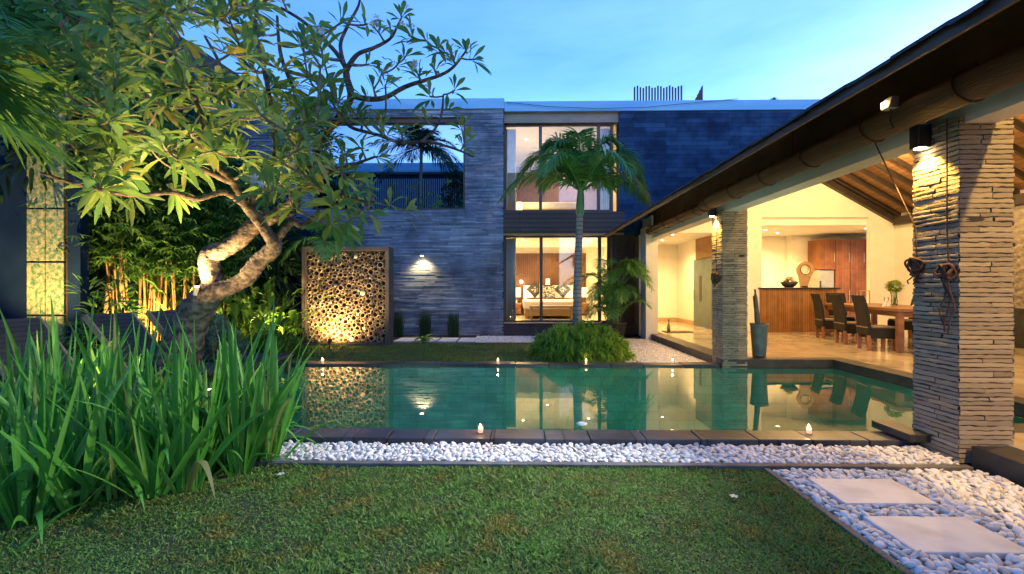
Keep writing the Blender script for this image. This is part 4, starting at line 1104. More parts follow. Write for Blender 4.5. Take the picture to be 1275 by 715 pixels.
for (r, tries) in ((.062, 90), (.05, 420), (.04, 1900), (.032, 3600), (.024, 6000), (.016, 9000)):
    for _ in range(tries):
        q = r * rnd.uniform(.88, 1.1); x = rnd.uniform(x0 + q, x1 - q); z = rnd.uniform(z0 + q, z1 - q)
        if fits(x, z, q):
            cell.setdefault((int(x / .1), int(z / .1)), []).append((x, z, q)); circ.append((x, z, q))
V, F = [], []; n0 = 0; NS = 14
discs = MB()
ang = np.linspace(0, 2 * np.pi, NS, endpoint=False)
for (x, z, r) in circ:
    y = Py + .05 + rnd.uniform(0, .10)
    if rnd.random() < .035:
        discs.lathe([(0, 0), (r * .7, .01), (r, .03)], (0, 0, 0), 14)
        for k in range(14 * 3):
            v = discs.v[-42 + k]; discs.v[-42 + k] = (x + v[0], y - .02 + v[2], z + v[1])
        continue
    tx, tz = rnd.uniform(-.08, .08), rnd.uniform(-.08, .08)
    rings = [(r, .22), (r, 0.0), (r * .83, 0.0), (r * .82, .21)]
    for (q, dy) in rings:
        V.append(np.stack([x + q * np.cos(ang) + tx * dy, y + dy + q * .15 * np.cos(ang + r * 100), z + q * np.sin(ang) + tz * dy], 1))
    for i in range(3):
        for k in range(NS):
            F.append((n0 + i * NS + k, n0 + (i + 1) * NS + k, n0 + (i + 1) * NS + (k + 1) % NS, n0 + i * NS + (k + 1) % NS))
    n0 += 4 * NS
nr_ = len(F)
F += [tuple(i + n0 for i in f) for f in discs.f]; V.append(np.array(discs.v))
ro = np_mesh('bamboo_rings', np.concatenate(V), np.array(F), TUBE, pn)
ro.data.materials.append(TUBEBALL)
ro.data.materials.append(mat('bamboo_inside_shaded', (0.07, 0.048, 0.03), (0.13, 0.09, 0.055), .9, 20))  # shade of the tube hollows put into a darker brown
mi = np.zeros(len(F), np.int32); mi[nr_:] = 1
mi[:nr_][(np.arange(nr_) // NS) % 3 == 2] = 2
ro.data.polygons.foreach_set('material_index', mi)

def garden_spot(x, y, z0, label, to, power, ang=80, col=WARM):
    t = thing('garden_spotlight', label, 'spotlight', (x, y, z0), 'garden spotlights')
    MB().tube([(x, y, z0 - .03), (x, y, z0 + .14)], .012, 8).build('stake', BLACK, t)
    d = (Vector(to) - Vector((x, y, z0 + .17))).normalized()
    p = Vector((x, y, z0 + .17))
    MB().tube([p - d * .05, p - d * .02, p + d * .06], [.02, .04, .045], 12).build('head', BLACK, t)
    MB().tube([p + d * .058, p + d * .062], .038, 12).build('lens', BRIGHT, t)
    lamp('spot_beam', p + d * .08, power, col, .03, t, 'SPOT', to, ang, .7)
garden_spot(-4.28, 10.22, 0, 'black stake spotlight on the lawn in front of the ring panel', (-4.30, 10.9, .9), 46, 140)
garden_spot(-5.35, 9.5, 0, 'spotlight among the leaves left of the ring panel', (-5.2, 10.2, 1.6), 60, 130)
garden_spot(-6.3, 7.3, 0, 'spotlight at the foot of the bamboo', (-6.3, 8.6, 2.0), 80, 130)
garden_spot(-7.3, 5.75, 0, 'spotlight in front of the weathered green panel', (-7.62, 7.2, 2.6), 85, 80)
garden_spot(-3.55, 5.15, 0, 'spotlight hidden in the strap leaves under the frangipani crown', (-4.2, 5.0, 3.6), 85, 85)
garden_spot(-3.6, 4.05, 0, 'spotlight behind the strap leaves aimed up at the frangipani leaves', (-4.5, 4.5, 3.2), 80, 80)
tsp = at(243, 362, 5.85)
t = thing('tree_spotlight', 'small grey spotlight clipped to the frangipani trunk', 'spotlight', tsp)
MB().tube([tsp + Vector((0, 0, -.06)), tsp + Vector((.02, .0, .05))], .03, 12).build('head', GREY, t)
MB().tube([tsp + Vector((0.02, 0, .051)), tsp + Vector((.02, .0, .055))], .025, 12).build('lens', BRIGHT, t)
lamp('spot_beam', tsp + Vector((.02, -.12, .06)), 26, (1, .7, .3), .03, t, 'SPOT', at(300, 240, 5.9), 120, .6)

# wall lamp on villa
t = thing('wall_lamp', 'small downlight on the stone wall above the reed clumps', 'wall lamp', (-2.80, 13.12, 2.30))
MB().box(-2.86, -2.74, 12.98, 13.17, 2.29, 2.35).build('housing', GREY, t, bevel=.006)
MB().box(-2.84, -2.76, 12.99, 13.06, 2.283, 2.289).build('lens', BRIGHT, t)
lamp('wall_beam', (-2.8, 13.01, 2.26), 15, (1, .72, .3), .03, t, 'SPOT', (-2.8, 13.14, 1.0), 125, .8)

# candles
def candle(x, y, z, label):
    t = thing('candle_glass', label, 'candle', (x, y, z), 'candles around the pool')
    MB().lathe([(.027, .002), (.028, .07)], (x, y, z), 16).build('glass', CLEAR, t)
    MB().lathe([(0, 0), (.023, 0), (.023, .046), (0, .048)], (x, y, z + .004), 12).build('wax', WAX, t)
    MB().lathe([(0, 0), (.007, .007), (.005, .018), (0, .03)], (x, y, z + .054), 8).build('flame', FLAME, t)
    lamp('candle_light', (x, y, z + .15), .05 if y > 8.3 else .35, (1, .55, .2), .012, t)
candle(-.36, 4.17, .07, 'lit candle glass on the front coping near the middle')
candle(2.62, 4.2, .07, 'lit candle glass on the front coping near the pillar step')
candle(-.39, 8.08, .06, 'lit candle on the back coping left of the round bush')
candle(2.68, 8.1, .06, 'lit candle on the back coping by the gravel')
candle(-3.5, 8.06, .06, 'lit candle on the back coping below the ring panel')
candle(1.2, 8.33, .012, 'lit candle on the grass in front of the round bush')

# unseen underwater lamps added to brighten the pool
for (x, l) in ((-2.6, 'added unseen underwater lamp in the front pool wall below the tree'), (.62, 'added unseen underwater lamp in the front pool wall near the middle'), (3.2, 'added unseen underwater lamp in the front pool wall near the pillar')):
    t = thing('added_pool_lamp', l, 'pool lamp', (x, 4.3, -.45), 'added underwater pool lamps')
    MB().tube([(x, 4.291, -.45), (x, 4.33, -.45)], .09, 18).build('rim', STEEL, t)
    MB().tube([(x, 4.331, -.45), (x, 4.335, -.45)], .075, 18).build('lens', emit_mat('pool_lens', (.7, 1, .9), 2.0), t)
    lamp('pool_fill_light', (x, 4.40, -.45), 13, (.75, 1, .85), .06, t, 'SPOT', (x, 8, -.9), 165, .5)
for (x, y, l) in ((.62, 4.6, 'white floating disc in the pool near the front coping'),):
    tag(MB().lathe([(0, .014), (.035, .012), (.055, .004), (.05, -.006), (0, -.01)], (x, y, .03), 20).build('floating_disc', WHITE), l, 'pool float')

exec_plants = True
# ------------------------------------------------------------------ plants
def sph(n):
    return unit(rng.normal(0, 1, (n, 3)))

# strap-leaf clumps in the foreground
def strap_clump(x, y, h, n, spread, label):
    m = LM()
    az = rng.uniform(0, 2 * np.pi, n)
    lean = np.abs(rng.normal(0, 1, n)) * spread
    d = np.stack([np.cos(az) * lean, np.sin(az) * lean, np.ones(n)], 1)
    base = np.stack([x + np.cos(az) * rng.uniform(0, .09, n), y + np.sin(az) * rng.uniform(0, .09, n), np.full(n, -.01)], 1)
    nr = np.stack([np.cos(az) + rng.normal(0, .5, n), np.sin(az) + rng.normal(0, .5, n), np.full(n, .15)], 1)
    L = h * rng.uniform(.45, 1.28, n)
    m.add(base, d, nr, L, rng.uniform(.030, .054, n), np.where(rng.random(n) < .32, rng.uniform(.35, .9, n), rng.uniform(.05, .32, n)), 'strap', 9, .22)
    tag(m.build('strap_leaf_plant', L_IRIS), label, 'plant', 'strap leaf plants along the lawn edge')
clumps = [(-2.93, 2.66), (-2.80, 2.84), (-2.70, 3.02), (-2.45, 3.02), (-2.30, 3.12), (-2.36, 3.34), (-2.12, 3.42), (-2.0, 3.62),
          (-3.25, 2.6), (-3.15, 2.95), (-2.98, 3.2), (-2.75, 3.35), (-2.6, 3.6), (-2.35, 3.68), (-3.5, 2.9), (-3.4, 3.3), (-3.15, 3.55), (-2.9, 3.75), (-2.2, 3.85), (-2.55, 3.9),
          (-3.75, 3.2), (-3.7, 3.65), (-3.4, 3.85), (-3.95, 3.55), (-4.1, 3.95), (-3.75, 4.05)]
order = sorted(range(len(clumps)), key=lambda i: (clumps[i][1], clumps[i][0]))
for r_, i in enumerate(order):
    x, y = clumps[i]
    where = 'front row' if y < 3.05 else ('middle row' if y < 3.5 else 'back row')
    row = sorted([c for c in clumps if ('front row' if c[1] < 3.05 else ('middle row' if c[1] < 3.5 else 'back row')) == where])
    k = row.index((x, y))
    ords = ['first', 'second', 'third', 'fourth', 'fifth', 'sixth', 'seventh', 'eighth', 'ninth', 'tenth', 'eleventh', 'twelfth']
    strap_clump(x, y, (1.0 if y < 3.05 else 1.18) * rnd.uniform(.92, 1.06), 36, .42, 'green strap leaf clump, %s counting from the left in the %s by the lawn' % (ords[k], where))

# grass-like mound
def mound(cx, cy, rx, ry, h, n, L, W, m_, name, label, cat='bush', prof='blade', droop=.5):
    d = sph(n); d[:, 2] = np.abs(d[:, 2]); d = unit(d)
    s = rng.uniform(.72, 1.0, (n, 1)) ** .6
    lump = 1 + .12 * np.sin(d[:, :1] * 5 + 1) * np.sin(d[:, 1:2] * 4 + 2)
    base = np.array([cx, cy, 0]) + d * np.array([rx, ry, h]) * s * lump
    az = rng.normal(0, .55, (n, 3))
    m = LM().add(base, d + az + [0, 0, .55], (0, 0, 1), L * rng.uniform(.6, 1.2, n), W, rng.uniform(.3, 1, n) * droop, prof, 4, .1)
    o = m.build(name, m_)
    return tag(o, label, cat)
def tufted(cx, cy, rx, ry, h, tufts, per, L, W, m_, name, label):
    d = sph(tufts); d[:, 2] = np.abs(d[:, 2]); d = unit(d)
    c = np.array([cx, cy, 0]) + d * np.array([rx, ry, h]) * rng.uniform(.72, 1.04, (tufts, 1))
    c[:, 2] = np.maximum(c[:, 2] * (1 + rng.normal(0, .07, tufts)) - .06, .0)
    n = tufts * per; k = np.repeat(np.arange(tufts), per)
    az = rng.uniform(0, 6.28, n); el = rng.uniform(.1, 1.4, n)
    dd = np.stack([np.cos(az) * np.cos(el), np.sin(az) * np.cos(el), np.sin(el)], 1) + d[k] * .7 + [0, 0, .2]
    m = LM().add(c[k] + rng.normal(0, .02, (n, 3)), dd, (0, 0, 1), L * rng.uniform(.6, 1.2, n), W * rng.uniform(.7, 1.3, n), rng.uniform(.3, 1.0, n), 'blade', 4, .2)
    return tag(m.build(name, m_), label, 'bush')
tufted(1.22, 9.3, 1.0, .82, .62, 620, 26, .25, .018, L_MOUND, 'round_bush', 'rounded bright green fine leaved bush at the palm foot')
struct(MB().box(.4, 2.0, 8.7, 9.95, -.01, .012).build('bush_soil', SOIL))

# feather palms
def frond(base, az, el, length, droop, leaf, n, W, parent, m_, hang=.5, vee=.35, pw=2.2):
    """a rachis tube plus two rows of leaflets, one child mesh"""
    k = 14
    t = np.linspace(0, 1, k)
    d = np.array([math.cos(az) * math.cos(el), math.sin(az) * math.cos(el), math.sin(el)])
    c = np.array(base)[None] + d[None] * (length * t)[:, None]
    c[:, 2] -= droop * length * t ** pw
    lm = LM()
    ts = np.linspace(.10, .995, n)
    P = np.stack([np.interp(ts, t, c[:, i]) for i in range(3)], 1)
    T = unit(np.stack([np.gradient(c[:, i]) for i in range(3)], 1)); T = np.stack([np.interp(ts, t, T[:, i]) for i in range(3)], 1)
    side = unit(np.cross(T, [0, 0, 1.0]) + 1e-6); up = np.cross(side, T)
    ll = leaf * np.clip(np.sin(np.pi * (ts * .80 + .16)), .25, 1)
    for s in (1, -1):
        sd = side * s
        D = unit(sd * 1.0 + T * (.55 + .5 * ts)[:, None] + up * vee + rng.normal(0, .10, (n, 3)))
        lm.add(P, D, up + rng.normal(0, .2, (n, 3)), ll * rng.uniform(.85, 1.1, n), W, hang * rng.uniform(.6, 1.3, n), 'lance', 5, .12)
    # rachis as thin crossed strips
    r = np.linspace(.022, .004, k)[:, None] * (length / 1.6)
    sd0 = unit(np.cross(np.gradient(c, axis=0), [0, 0, 1.0]) + 1e-6); up0 = np.cross(sd0, unit(np.gradient(c, axis=0)))
    ringv = np.stack([c + sd0 * r, c + up0 * r, c - sd0 * r, c - up0 * r], 1).reshape(-1, 3)
    f = [(i * 4 + j, i * 4 + (j + 1) % 4, (i + 1) * 4 + (j + 1) % 4, (i + 1) * 4 + j) for i in range(k - 1) for j in range(4)]
    lm.F.append(np.array(f) + lm.n); lm.V.append(ringv); lm.n += len(ringv)
    return lm.build('frond', m_, parent)

pl = thing('palm_tree', 'slender palm tree with feathery crown in front of the windows', 'palm tree', (1.24, 9.8, 0))
tr_pts = [(1.22, 9.8, -.02), (1.22, 9.8, .3), (1.23, 9.8, 1.2), (1.25, 9.8, 2.2), (1.28, 9.8, 2.95)]
MB().tube(tr_pts, [.13, .105, .09, .078, .07], 16, jitter=.03).build('trunk', PALMTRUNK, pl)
MB().tube([(1.28, 9.8, 2.95), (1.285, 9.8, 3.15), (1.295, 9.8, 3.4), (1.30, 9.8, 3.62)], [.085, .092, .07, .04], 16).build('crownshaft', CROWNSHAFT, pl)
fr_spec = [(0.1, .98, 2.45, .76), (.35, .55, 2.0, .62), (-.25, 1.22, 2.3, .60), (3.05, .96, 2.45, .78), (3.35, .5, 2.0, .62), (3.3, 1.22, 2.3, .60), (1.3, 1.2, 2.0, .5),
           (-1.8, 1.28, 2.0, .45), (-.9, .85, 2.0, .7), (4.0, .85, 2.0, .7), (2.3, .95, 2.0, .7), (.8, .95, 2.0, .7), (-2.5, 1.15, 2.1, .6)]
for (az, el, ln, dr_) in fr_spec:
    frond((1.30, 9.8, 3.45), az, el, ln, dr_, .62, 90, .034, pl, L_PALM, .62, .40, 3.0)
# potted areca palm
pot = thing('dark_planter', 'low dark planter at the terrace end by the villa', 'planter', (2.5, 12.3, 0))
MB().lathe([(0, 0), (.26, 0), (.34, .42), (.36, .46), (.33, .46), (.30, .40), (0, .38)], (2.5, 12.3, 0.002), 24).build('bowl', POTDARK, pot)
ar = thing('potted_palm', 'bushy clumping palm growing from the dark planter', 'palm', (2.5, 12.3, .4))
stems = MB()
for k in range(30):
    az = rnd.uniform(0, 6.28); el = rnd.uniform(.6, 1.45)
    stx, sty = 2.5 + .16 * math.cos(az), 12.3 + .16 * math.sin(az)
    hgt = rnd.uniform(.5, 1.9)
    stems.tube([(stx, sty, .38), (stx + .06 * math.cos(az), sty + .06 * math.sin(az), hgt)], .011, 6)
    frond((stx + .06 * math.cos(az), sty + .06 * math.sin(az), hgt), az, el, rnd.uniform(1.0, 1.5), rnd.uniform(.6, 1.0), .42, 38, .022, ar, L_PALM, .35)
stems.build('stems', CROWNSHAFT, ar)

# reeds at the wall, little fern
for i, x in enumerate((-3.42, -2.64, -1.86)):
    n = 240
    base = np.stack([x + rng.uniform(-.14, .14, n), 12.75 + rng.uniform(-.1, .1, n), np.zeros(n)], 1)
    d = np.stack([rng.normal(0, .05, n), rng.normal(0, .05, n), np.ones(n)], 1)
    m = LM().add(base, d, rng.normal(0, 1, (n, 3)), rng.uniform(.5, .78, n), .013, 0, 'blade', 3, .2)
    tag(m.build('reed_clump', L_DARK), ['dark upright reed clump nearest the ring panel', 'dark upright reed clump under the wall lamp, behind the fern', 'dark upright reed clump nearest the bedroom window'][i], 'plant', 'reed clumps at the villa wall')
def rosette(x, y, z, n, L, W, m_, name, label, droop=.6, prof='lance'):
    az = rng.uniform(0, 6.28, n); el = rng.uniform(.3, 1.3, n)
    d = np.stack([np.cos(az) * np.cos(el), np.sin(az) * np.cos(el), np.sin(el)], 1)
    m = LM().add(np.tile([x, y, z], (n, 1)), d, (0, 0, 1), L * rng.uniform(.7, 1.15, n), W, droop, prof, 6, .15)
    return tag(m.build(name, m_), label, 'plant')
rosette(-2.4, 11.5, 0.02, 22, .5, .09, L_MOUND, 'fern', 'small bright fern in front of the pale slabs')

# generic leafy mass
def leafy(name, c, rad, n, L, W, m_, label, cat='shrub', prof='lance', droop=.5, clump=40, group=None, up=.25):
    cc = np.array(c) + sph(clump) * np.array(rad) * rng.uniform(.45, 1, (clump, 1)) ** .5
    k = rng.integers(0, clump, n)
    d = sph(n)
    base = cc[k] + d * np.array(rad) * .28
    base[:, 2] = np.maximum(base[:, 2], .02)
    m = LM().add(base, d + [0, 0, up] + unit(cc[k] - np.array(c)) * .5, (0, 0, 1) + rng.normal(0, .3, (n, 3)), L * rng.uniform(.6, 1.2, n), W * rng.uniform(.8, 1.2, n), rng.uniform(.3, 1, n) * droop, prof, 4, .15)
    return tag(m.build(name, m_), label, cat, group)

# broad-leaved clump lit beside the panel
def big_leaf_plant(x, y, n, L, W, label, m_=L_BROAD, h=.9, group=None, name='broad_leaf_plant'):
    az = rng.uniform(0, 6.28, n); el = rng.uniform(.55, 1.4, n)
    st = np.stack([np.cos(az) * np.cos(el), np.sin(az) * np.cos(el), np.sin(el)], 1)
    b0 = np.stack([x + rng.normal(0, .15, n), y + rng.normal(0, .15, n), np.zeros(n)], 1)
    tip = b0 + st * (h * rng.uniform(.3, 1.1, n))[:, None]
    m = LM().add(b0, tip - b0, (0, 0, 1), np.linalg.norm(tip - b0, axis=1), .02, 0, 'blade', 2, .1)
    m.add(tip, st + [0, 0, .1] + rng.normal(0, .25, (n, 3)), np.stack([-st[:, 0], -st[:, 1], np.ones(n)], 1), L * rng.uniform(.65, 1.15, n), W * rng.uniform(.75, 1.2, n), rng.uniform(.2, .7, n), 'lance', 7, .14)
    return tag(m.build(name, m_), label, 'plant', group)
big_leaf_plant(-5.75, 9.6, 90, .55, .13, 'broad leaved plant glowing yellow green left of the ring panel', h=1.5, group='broad leaved plants by the ring panel')
big_leaf_plant(-5.2, 9.3, 60, .5, .12, 'broad leaved plant close in front of the ring panel edge', h=1.1, group='broad leaved plants by the ring panel')
big_leaf_plant(-6.0, 8.6, 90, .55, .12, 'broad leaved plant behind the frangipani trunk fork', h=1.7, group='broad leaved plants by the ring panel')
big_leaf_plant(-5.25, 10.15, 24, .45, .16, 'leafy plant whose leaf crosses the ring panel', h=.75)
mound(-5.05, 8.95, .75, .6, .48, 3200, .13, .03, L_BROAD, 'low_shrub', 'low bright shrub at the lawn edge beside the ring panel', 'shrub', 'lance', .4)
mound(-4.75, 7.0, .5, .45, .9, 2600, .09, .035, L_SILVER, 'silver_shrub', 'blue grey small leaved shrub beside the frangipani foot', 'shrub', 'obov', .3)
# arching palm and banana-like leaf above the panel
pq = thing('arching_palm', 'young arching palm above the ring panel', 'palm', (-5.1, 11.4, 0))
MB().tube([(-5.0, 11.5, 0), (-4.95, 11.5, 1.2), (-4.9, 11.5, 2.3)], [.07, .06, .05], 10).build('trunk', PALMTRUNK, pq)
for (az, el, ln, dr_) in ((-.4, .9, 1.6, .9), (-1.2, .8, 1.5, .9), (-2.2, .8, 1.6, .9), (2.9, .9, 1.5, .8), (.5, 1.1, 1.6, .7), (-1.7, 1.25, 1.5, .6), (-.9, 1.2, 1.6, .7), (-2.8, .5, 1.4, .8)):
    frond((-4.9, 11.5, 2.3), az, el, ln, dr_, .5, 44, .035, pq, L_PALM, .5)

# bamboo clumps
for i, (cx, cy) in enumerate(((-7.1, 7.9), (-6.75, 8.25), (-6.55, 8.6), (-6.4, 8.9), (-6.3, 9.25), (-6.95, 8.5))):
    t = thing('bamboo_clump', ['bamboo clump of bare canes behind the middle lounger', 'bamboo clump of slanting canes behind the back lounger', 'bamboo clump of close canes left of the frangipani trunk', 'bamboo clump of thin canes behind the frangipani trunk', 'bamboo clump farthest back beside the broad leaved plants', 'bamboo clump beside the weathered green panel'][i], 'bamboo', (cx, cy, 0), 'bamboo clumps on the left boundary')
    tips = []
    for k in range(9):
        x, y = cx + rnd.uniform(-.24, .24), cy + rnd.uniform(-.2, .2)
        lx, ly = rnd.uniform(-.35, .35), rnd.uniform(-.3, .3); r = rnd.uniform(.012, .02); H = rnd.uniform(3.2, 4.4)
        b = MB(); pts, rad = [], []
        for s in range(13):
            q = s / 12; p = Vector((x + lx * q ** 1.3, y + ly * q ** 1.3, H * q))
            pts += [p, p + Vector((0, 0, .012))]; rad += [r * (1.0 - .4 * q), r * (1.25 - .4 * q)]
        b.tube(pts, rad, 7, False); b.build('culm', CULM, t)
        for q in np.linspace(.55, 1, 6): tips.append((x + lx * q ** 1.3, y + ly * q ** 1.3, H * q))
    tips = np.array(tips)
    n = 1500; k_ = rng.integers(0, len(tips), n); sp = np.array([rng.choice([-1, 1]), 0, 0])
    tw = tips[k_] + rng.normal(0, 1, (n, 3)) * [.28, .28, .22]
    # leaves in small fans
    az = rng.uniform(0, 6.28, n)
    m = LM()
    for q in range(4):
        d = np.stack([np.cos(az + (q - 1.5) * .45), np.sin(az + (q - 1.5) * .45), np.full(n, -.1)], 1)
        m.add(tw, d, (0, 0, 1), rng.uniform(.14, .24, n), .028, rng.uniform(.2, .6, n), 'lance', 3, .1)
    m.build('foliage', L_BAMB, t)
# low bamboo-leaf spray lit in front
leafy('bamboo_spray', (-6.6, 7.05, .95), (.45, .35, .55), 500, .24, .035, L_BAMB, 'low spray of lit bamboo leaves beside the green panel', 'bamboo', clump=14)
leafy('background_shrub', (-7.4, 9.6, 3.0), (1.5, 1.1, 1.9), 5200, .30, .06, L_DARK, 'dense dark shrub rising behind the bamboo', 'shrub', clump=70)
leafy('background_shrub', (-8.6, 7.9, 4.2), (1.2, .9, 1.8), 4500, .34, .06, L_DARK, 'dense dark shrub above the weathered green panel', 'shrub', clump=60)
leafy('background_tree', (-9.4, 8.6, 6.4), (2.2, 1.2, 1.6), 6500, .36, .07, L_BAMB, 'tall green tree filling the upper left corner behind the frangipani', 'tree', clump=80)
leafy('background_tree', (-9.8, 11.2, 4.6), (2.2, 1.2, 2.6), 6000, .36, .07, L_DARK, 'tall leafy tree behind the left boundary planting', 'tree', clump=80)
leafy('background_shrub', (-6.6, 11.0, 2.2), (1.1, .8, 1.7), 4200, .26, .06, L_DARK, 'dark shrub between the bamboo and the ring panel', 'shrub', clump=60)

# left boundary: dark wall, weathered panel
gw = tag(MB().box(-12, -5.6, 12.2, 12.4, 0, 3.0).box(-10.2, -10, 2, 12.2, 0, 3.2).build('garden_wall', BLUEWALL), 'dark garden wall behind the left planting', 'wall')
gp = thing('weathered_panel', 'tall weathered green and ochre door panel lit from below', 'door panel', (-7.6, 7.25, 0))
m_, nt, b_, out = nodes_of('peeling_green_paint')
tc = nt.nodes.new('ShaderNodeTexCoord'); nz = nt.nodes.new('ShaderNodeTexNoise'); nz.inputs['Scale'].default_value = 14; nz.inputs['Detail'].default_value = 9; nz.inputs['Roughness'].default_value = .7
cr = nt.nodes.new('ShaderNodeValToRGB'); cr.color_ramp.elements[0].position = .42; cr.color_ramp.elements[0].color = (.06, .20, .09, 1)
e = cr.color_ramp.elements.new(.5); e.color = (.45, .33, .10, 1)
cr.color_ramp.elements[1].position = .6; cr.color_ramp.elements[1].color = (.55, .48, .22, 1)
nt.links.new(tc.outputs['Object'], nz.inputs['Vector']); nt.links.new(nz.outputs['Fac'], cr.inputs[0]); nt.links.new(cr.outputs[0], b_.inputs['Base Color']); b_.inputs['Roughness'].default_value = .7
GREENDOOR = m_
for k in range(5):
    for s in range(2):
        MB().box(-7.93 + s * .31, -7.635 + s * .31, 7.22, 7.26, .1 + k * .86, .93 + k * .86).build('board', GREENDOOR, gp, bevel=.006)
MB().box(-7.96, -7.30, 7.262, 7.32, 0, 4.5).build('back_frame', TIMBER, gp)
MB().box(-8.9, -7.97, 7.25, 7.4, 0, 4.6).box(-7.29, -7.08, 7.25, 7.4, 0, 3.2).build('surround', BLUEWALL, gp)

# fan palm at the left edge
fp = thing('fan_palm', 'fan palm hanging into the left edge of the view', 'palm', (-4.9, 3.6, 0))
MB().tube([(-5.3, 3.7, 0), (-5.25, 3.7, 1.5), (-5.15, 3.65, 2.9)], [.12, .1, .09], 12, jitter=.05).build('trunk', PALMTRUNK, fp)
for (az, el, dr_) in ((-.2, .3, .4), (.35, .5, .4), (.8, .9, .3), (-.8, .2, .5), (1.3, .3, .4), (0.1, -.1, .4)):
    p0 = np.array([-5.15, 3.65, 2.9]); d = np.array([math.cos(az) * math.cos(el), math.sin(az) * math.cos(el), math.sin(el)])
    tip = p0 + d * .75
    m = LM(); m.add([p0], [d], (0, 0, 1), .78, .03, .05, 'blade', 4, .1)
    n = 46; a = np.linspace(-1.9, 1.9, n)
    sd = unit(np.cross(d, [0, 0, 1.0])); 
    D = np.cos(a)[:, None] * d + np.sin(a)[:, None] * sd + np.array([0, 0, -.15])
    m.add(np.tile(tip, (n, 1)), D, np.cross(sd, d) + np.zeros((n, 3)), rng.uniform(.6, .8, n) * (1 - .1 * np.abs(a)), .035, dr_ * rng.uniform(.7, 1.3, n), 'lance', 6, .2)
    m.build('fan_leaf', L_PALM, fp)
# broad palm fronds at the top left
pr = thing('feather_palm', 'feather palm with fronds drooping at the upper left corner', 'palm', (-7.2, 5.6, 0))
MB().tube([(-7.2, 5.6, 0), (-6.95, 5.6, 2.5), (-6.6, 5.6, 4.4)], [.12, .1, .09], 12, jitter=.04).build('trunk', PALMTRUNK, pr)
for (az, el, ln, dr_) in ((0.0, .75, 1.8, .7), (-.6, .6, 1.7, .8), (.7, .8, 1.8, .7), (-1.3, .8, 1.7, .7), (2.2, .8, 1.6, .7), (-2.2, .7, 1.6, .8), (.2, .2, 1.6, .7), (-.9, .2, 1.6, .6)):
    frond((-6.6, 5.6, 4.4), az, el, ln, dr_, .6, 44, .05, pr, L_PALM, .5)

# sun loungers
for i, (x, y) in enumerate(((-5.3, 5.0), (-5.12, 6.1), (-5.05, 7.0))):
    t = thing('sun_lounger', ['dark sun lounger at the left edge behind the strap leaves', 'dark sun lounger in front of the bamboo canes', 'dark sun lounger half hidden behind the middle lounger'][i], 'sun lounger', (x, y, 0), 'sun loungers on the left')
    Mx = Matrix.Translation((x + .12, y, .30)) @ Matrix.Rotation(R(52), 4, 'Y')
    MB().box(-.92, 0, -.33, .33, -.02, .03, Mx).build('backrest', LOUNGEM, t, bevel=.006)
    for a in (-.36, .333): MB().box(-.925, 0, a, a + .027, -.03, .04, Mx).build('backrest_rail', TEAK, t)
    MB().box(x + .15, x + 1.4, y - .33, y + .33, .28, .33).build('seat', LOUNGEM, t, bevel=.006)
    for (dx, dy) in ((.1, -.3), (.1, .3), (1.3, -.3), (1.3, .3)): MB().box(x + dx - .03, x + dx + .03, y + dy - .03, y + dy + .03, 0, .28).build('leg', TIMBER, t)

# ------------------------------------------------------------------ frangipani
fg = thing('frangipani_tree', 'spreading frangipani tree with forked bare trunk', 'tree', at(235, 440, 6.15))
trunk = MB()
def smooth(pts, n=4):
    out = []
    P = [pts[0]] + list(pts) + [pts[-1]]
    for i in range(1, len(P) - 2):
        for s in range(n):
            t = s / n
            a, b2, c2, d2 = (np.array(P[j], float) for j in (i - 1, i, i + 1, i + 2))
            out.append(.5 * ((2 * b2) + (-a + c2) * t + (2 * a - 5 * b2 + 4 * c2 - d2) * t ** 2 + (-a + 3 * b2 - 3 * c2 + d2) * t ** 3))
    out.append(np.array(P[-2], float))
    return out
nodes = []       # skeleton points (position, radius)
def limb(spec, n=8, jit=.05, sides=12):
    pts = [list(at(px, py, y)) + [r * (1 if py > 255 else .78)] for (px, py, y, r) in spec]
    q = smooth(pts, n)
    trunk.tube([p[:3] for p in q], [max(.008, p[3]) for p in q], sides, True, jit)
    for p in q: nodes.append((np.array(p[:3]), p[3]))
limb([(215, 492, 6.2, .36), (222, 445, 6.2, .27), (232, 412, 6.15, .23), (244, 386, 6.1, .20), (262, 366, 6.0, .15), (285, 358, 5.98, .105), (302, 350, 5.95, .10), (313, 338, 5.9, .105), (326, 322, 5.9, .10), (340, 311, 5.85, .10), (341, 302, 5.8, .09), (334, 292, 5.75, .07), (318, 270, 5.7, .065), (304, 255, 5.6, .06), (290, 228, 5.5, .055), (262, 200, 5.3, .045), (240, 165, 5.1, .04)], jit=.10, sides=18)
limb([(256, 375, 6.02, .13), (263, 357, 6.0, .125), (261, 335, 6.0, .12), (262, 318, 6.0, .125), (279, 311, 5.98, .11), (300, 297, 5.95, .105), (318, 280, 5.95, .10), (344, 268, 5.95, .085), (363, 259, 5.95, .08), (371, 243, 5.95, .07), (376, 226, 5.95, .065), (388, 204, 5.95, .06), (408, 165, 5.9, .055), (430, 135, 5.9, .055), (437, 118, 5.85, .06), (432, 98, 5.85, .055), (431, 84, 5.8, .05)], jit=.09, sides=18)
limb([(304, 255, 5.6, .055), (278, 240, 5.45, .04), (245, 248, 5.2, .035), (214, 240, 5.0, .032), (161, 243, 4.7, .028), (91, 228, 4.3, .022), (50, 215, 4.1, .015)])
limb([(290, 228, 5.5, .05), (240, 205, 5.2, .04), (190, 174, 4.9, .035), (150, 160, 4.6, .028), (121, 143, 4.4, .024), (93, 125, 4.2, .018)])
limb([(341, 304, 5.8, .06), (349, 293, 5.8, .05), (364, 276, 5.85, .045), (375, 281, 5.9, .04), (388, 273, 5.9, .03), (398, 262, 5.9, .02)])
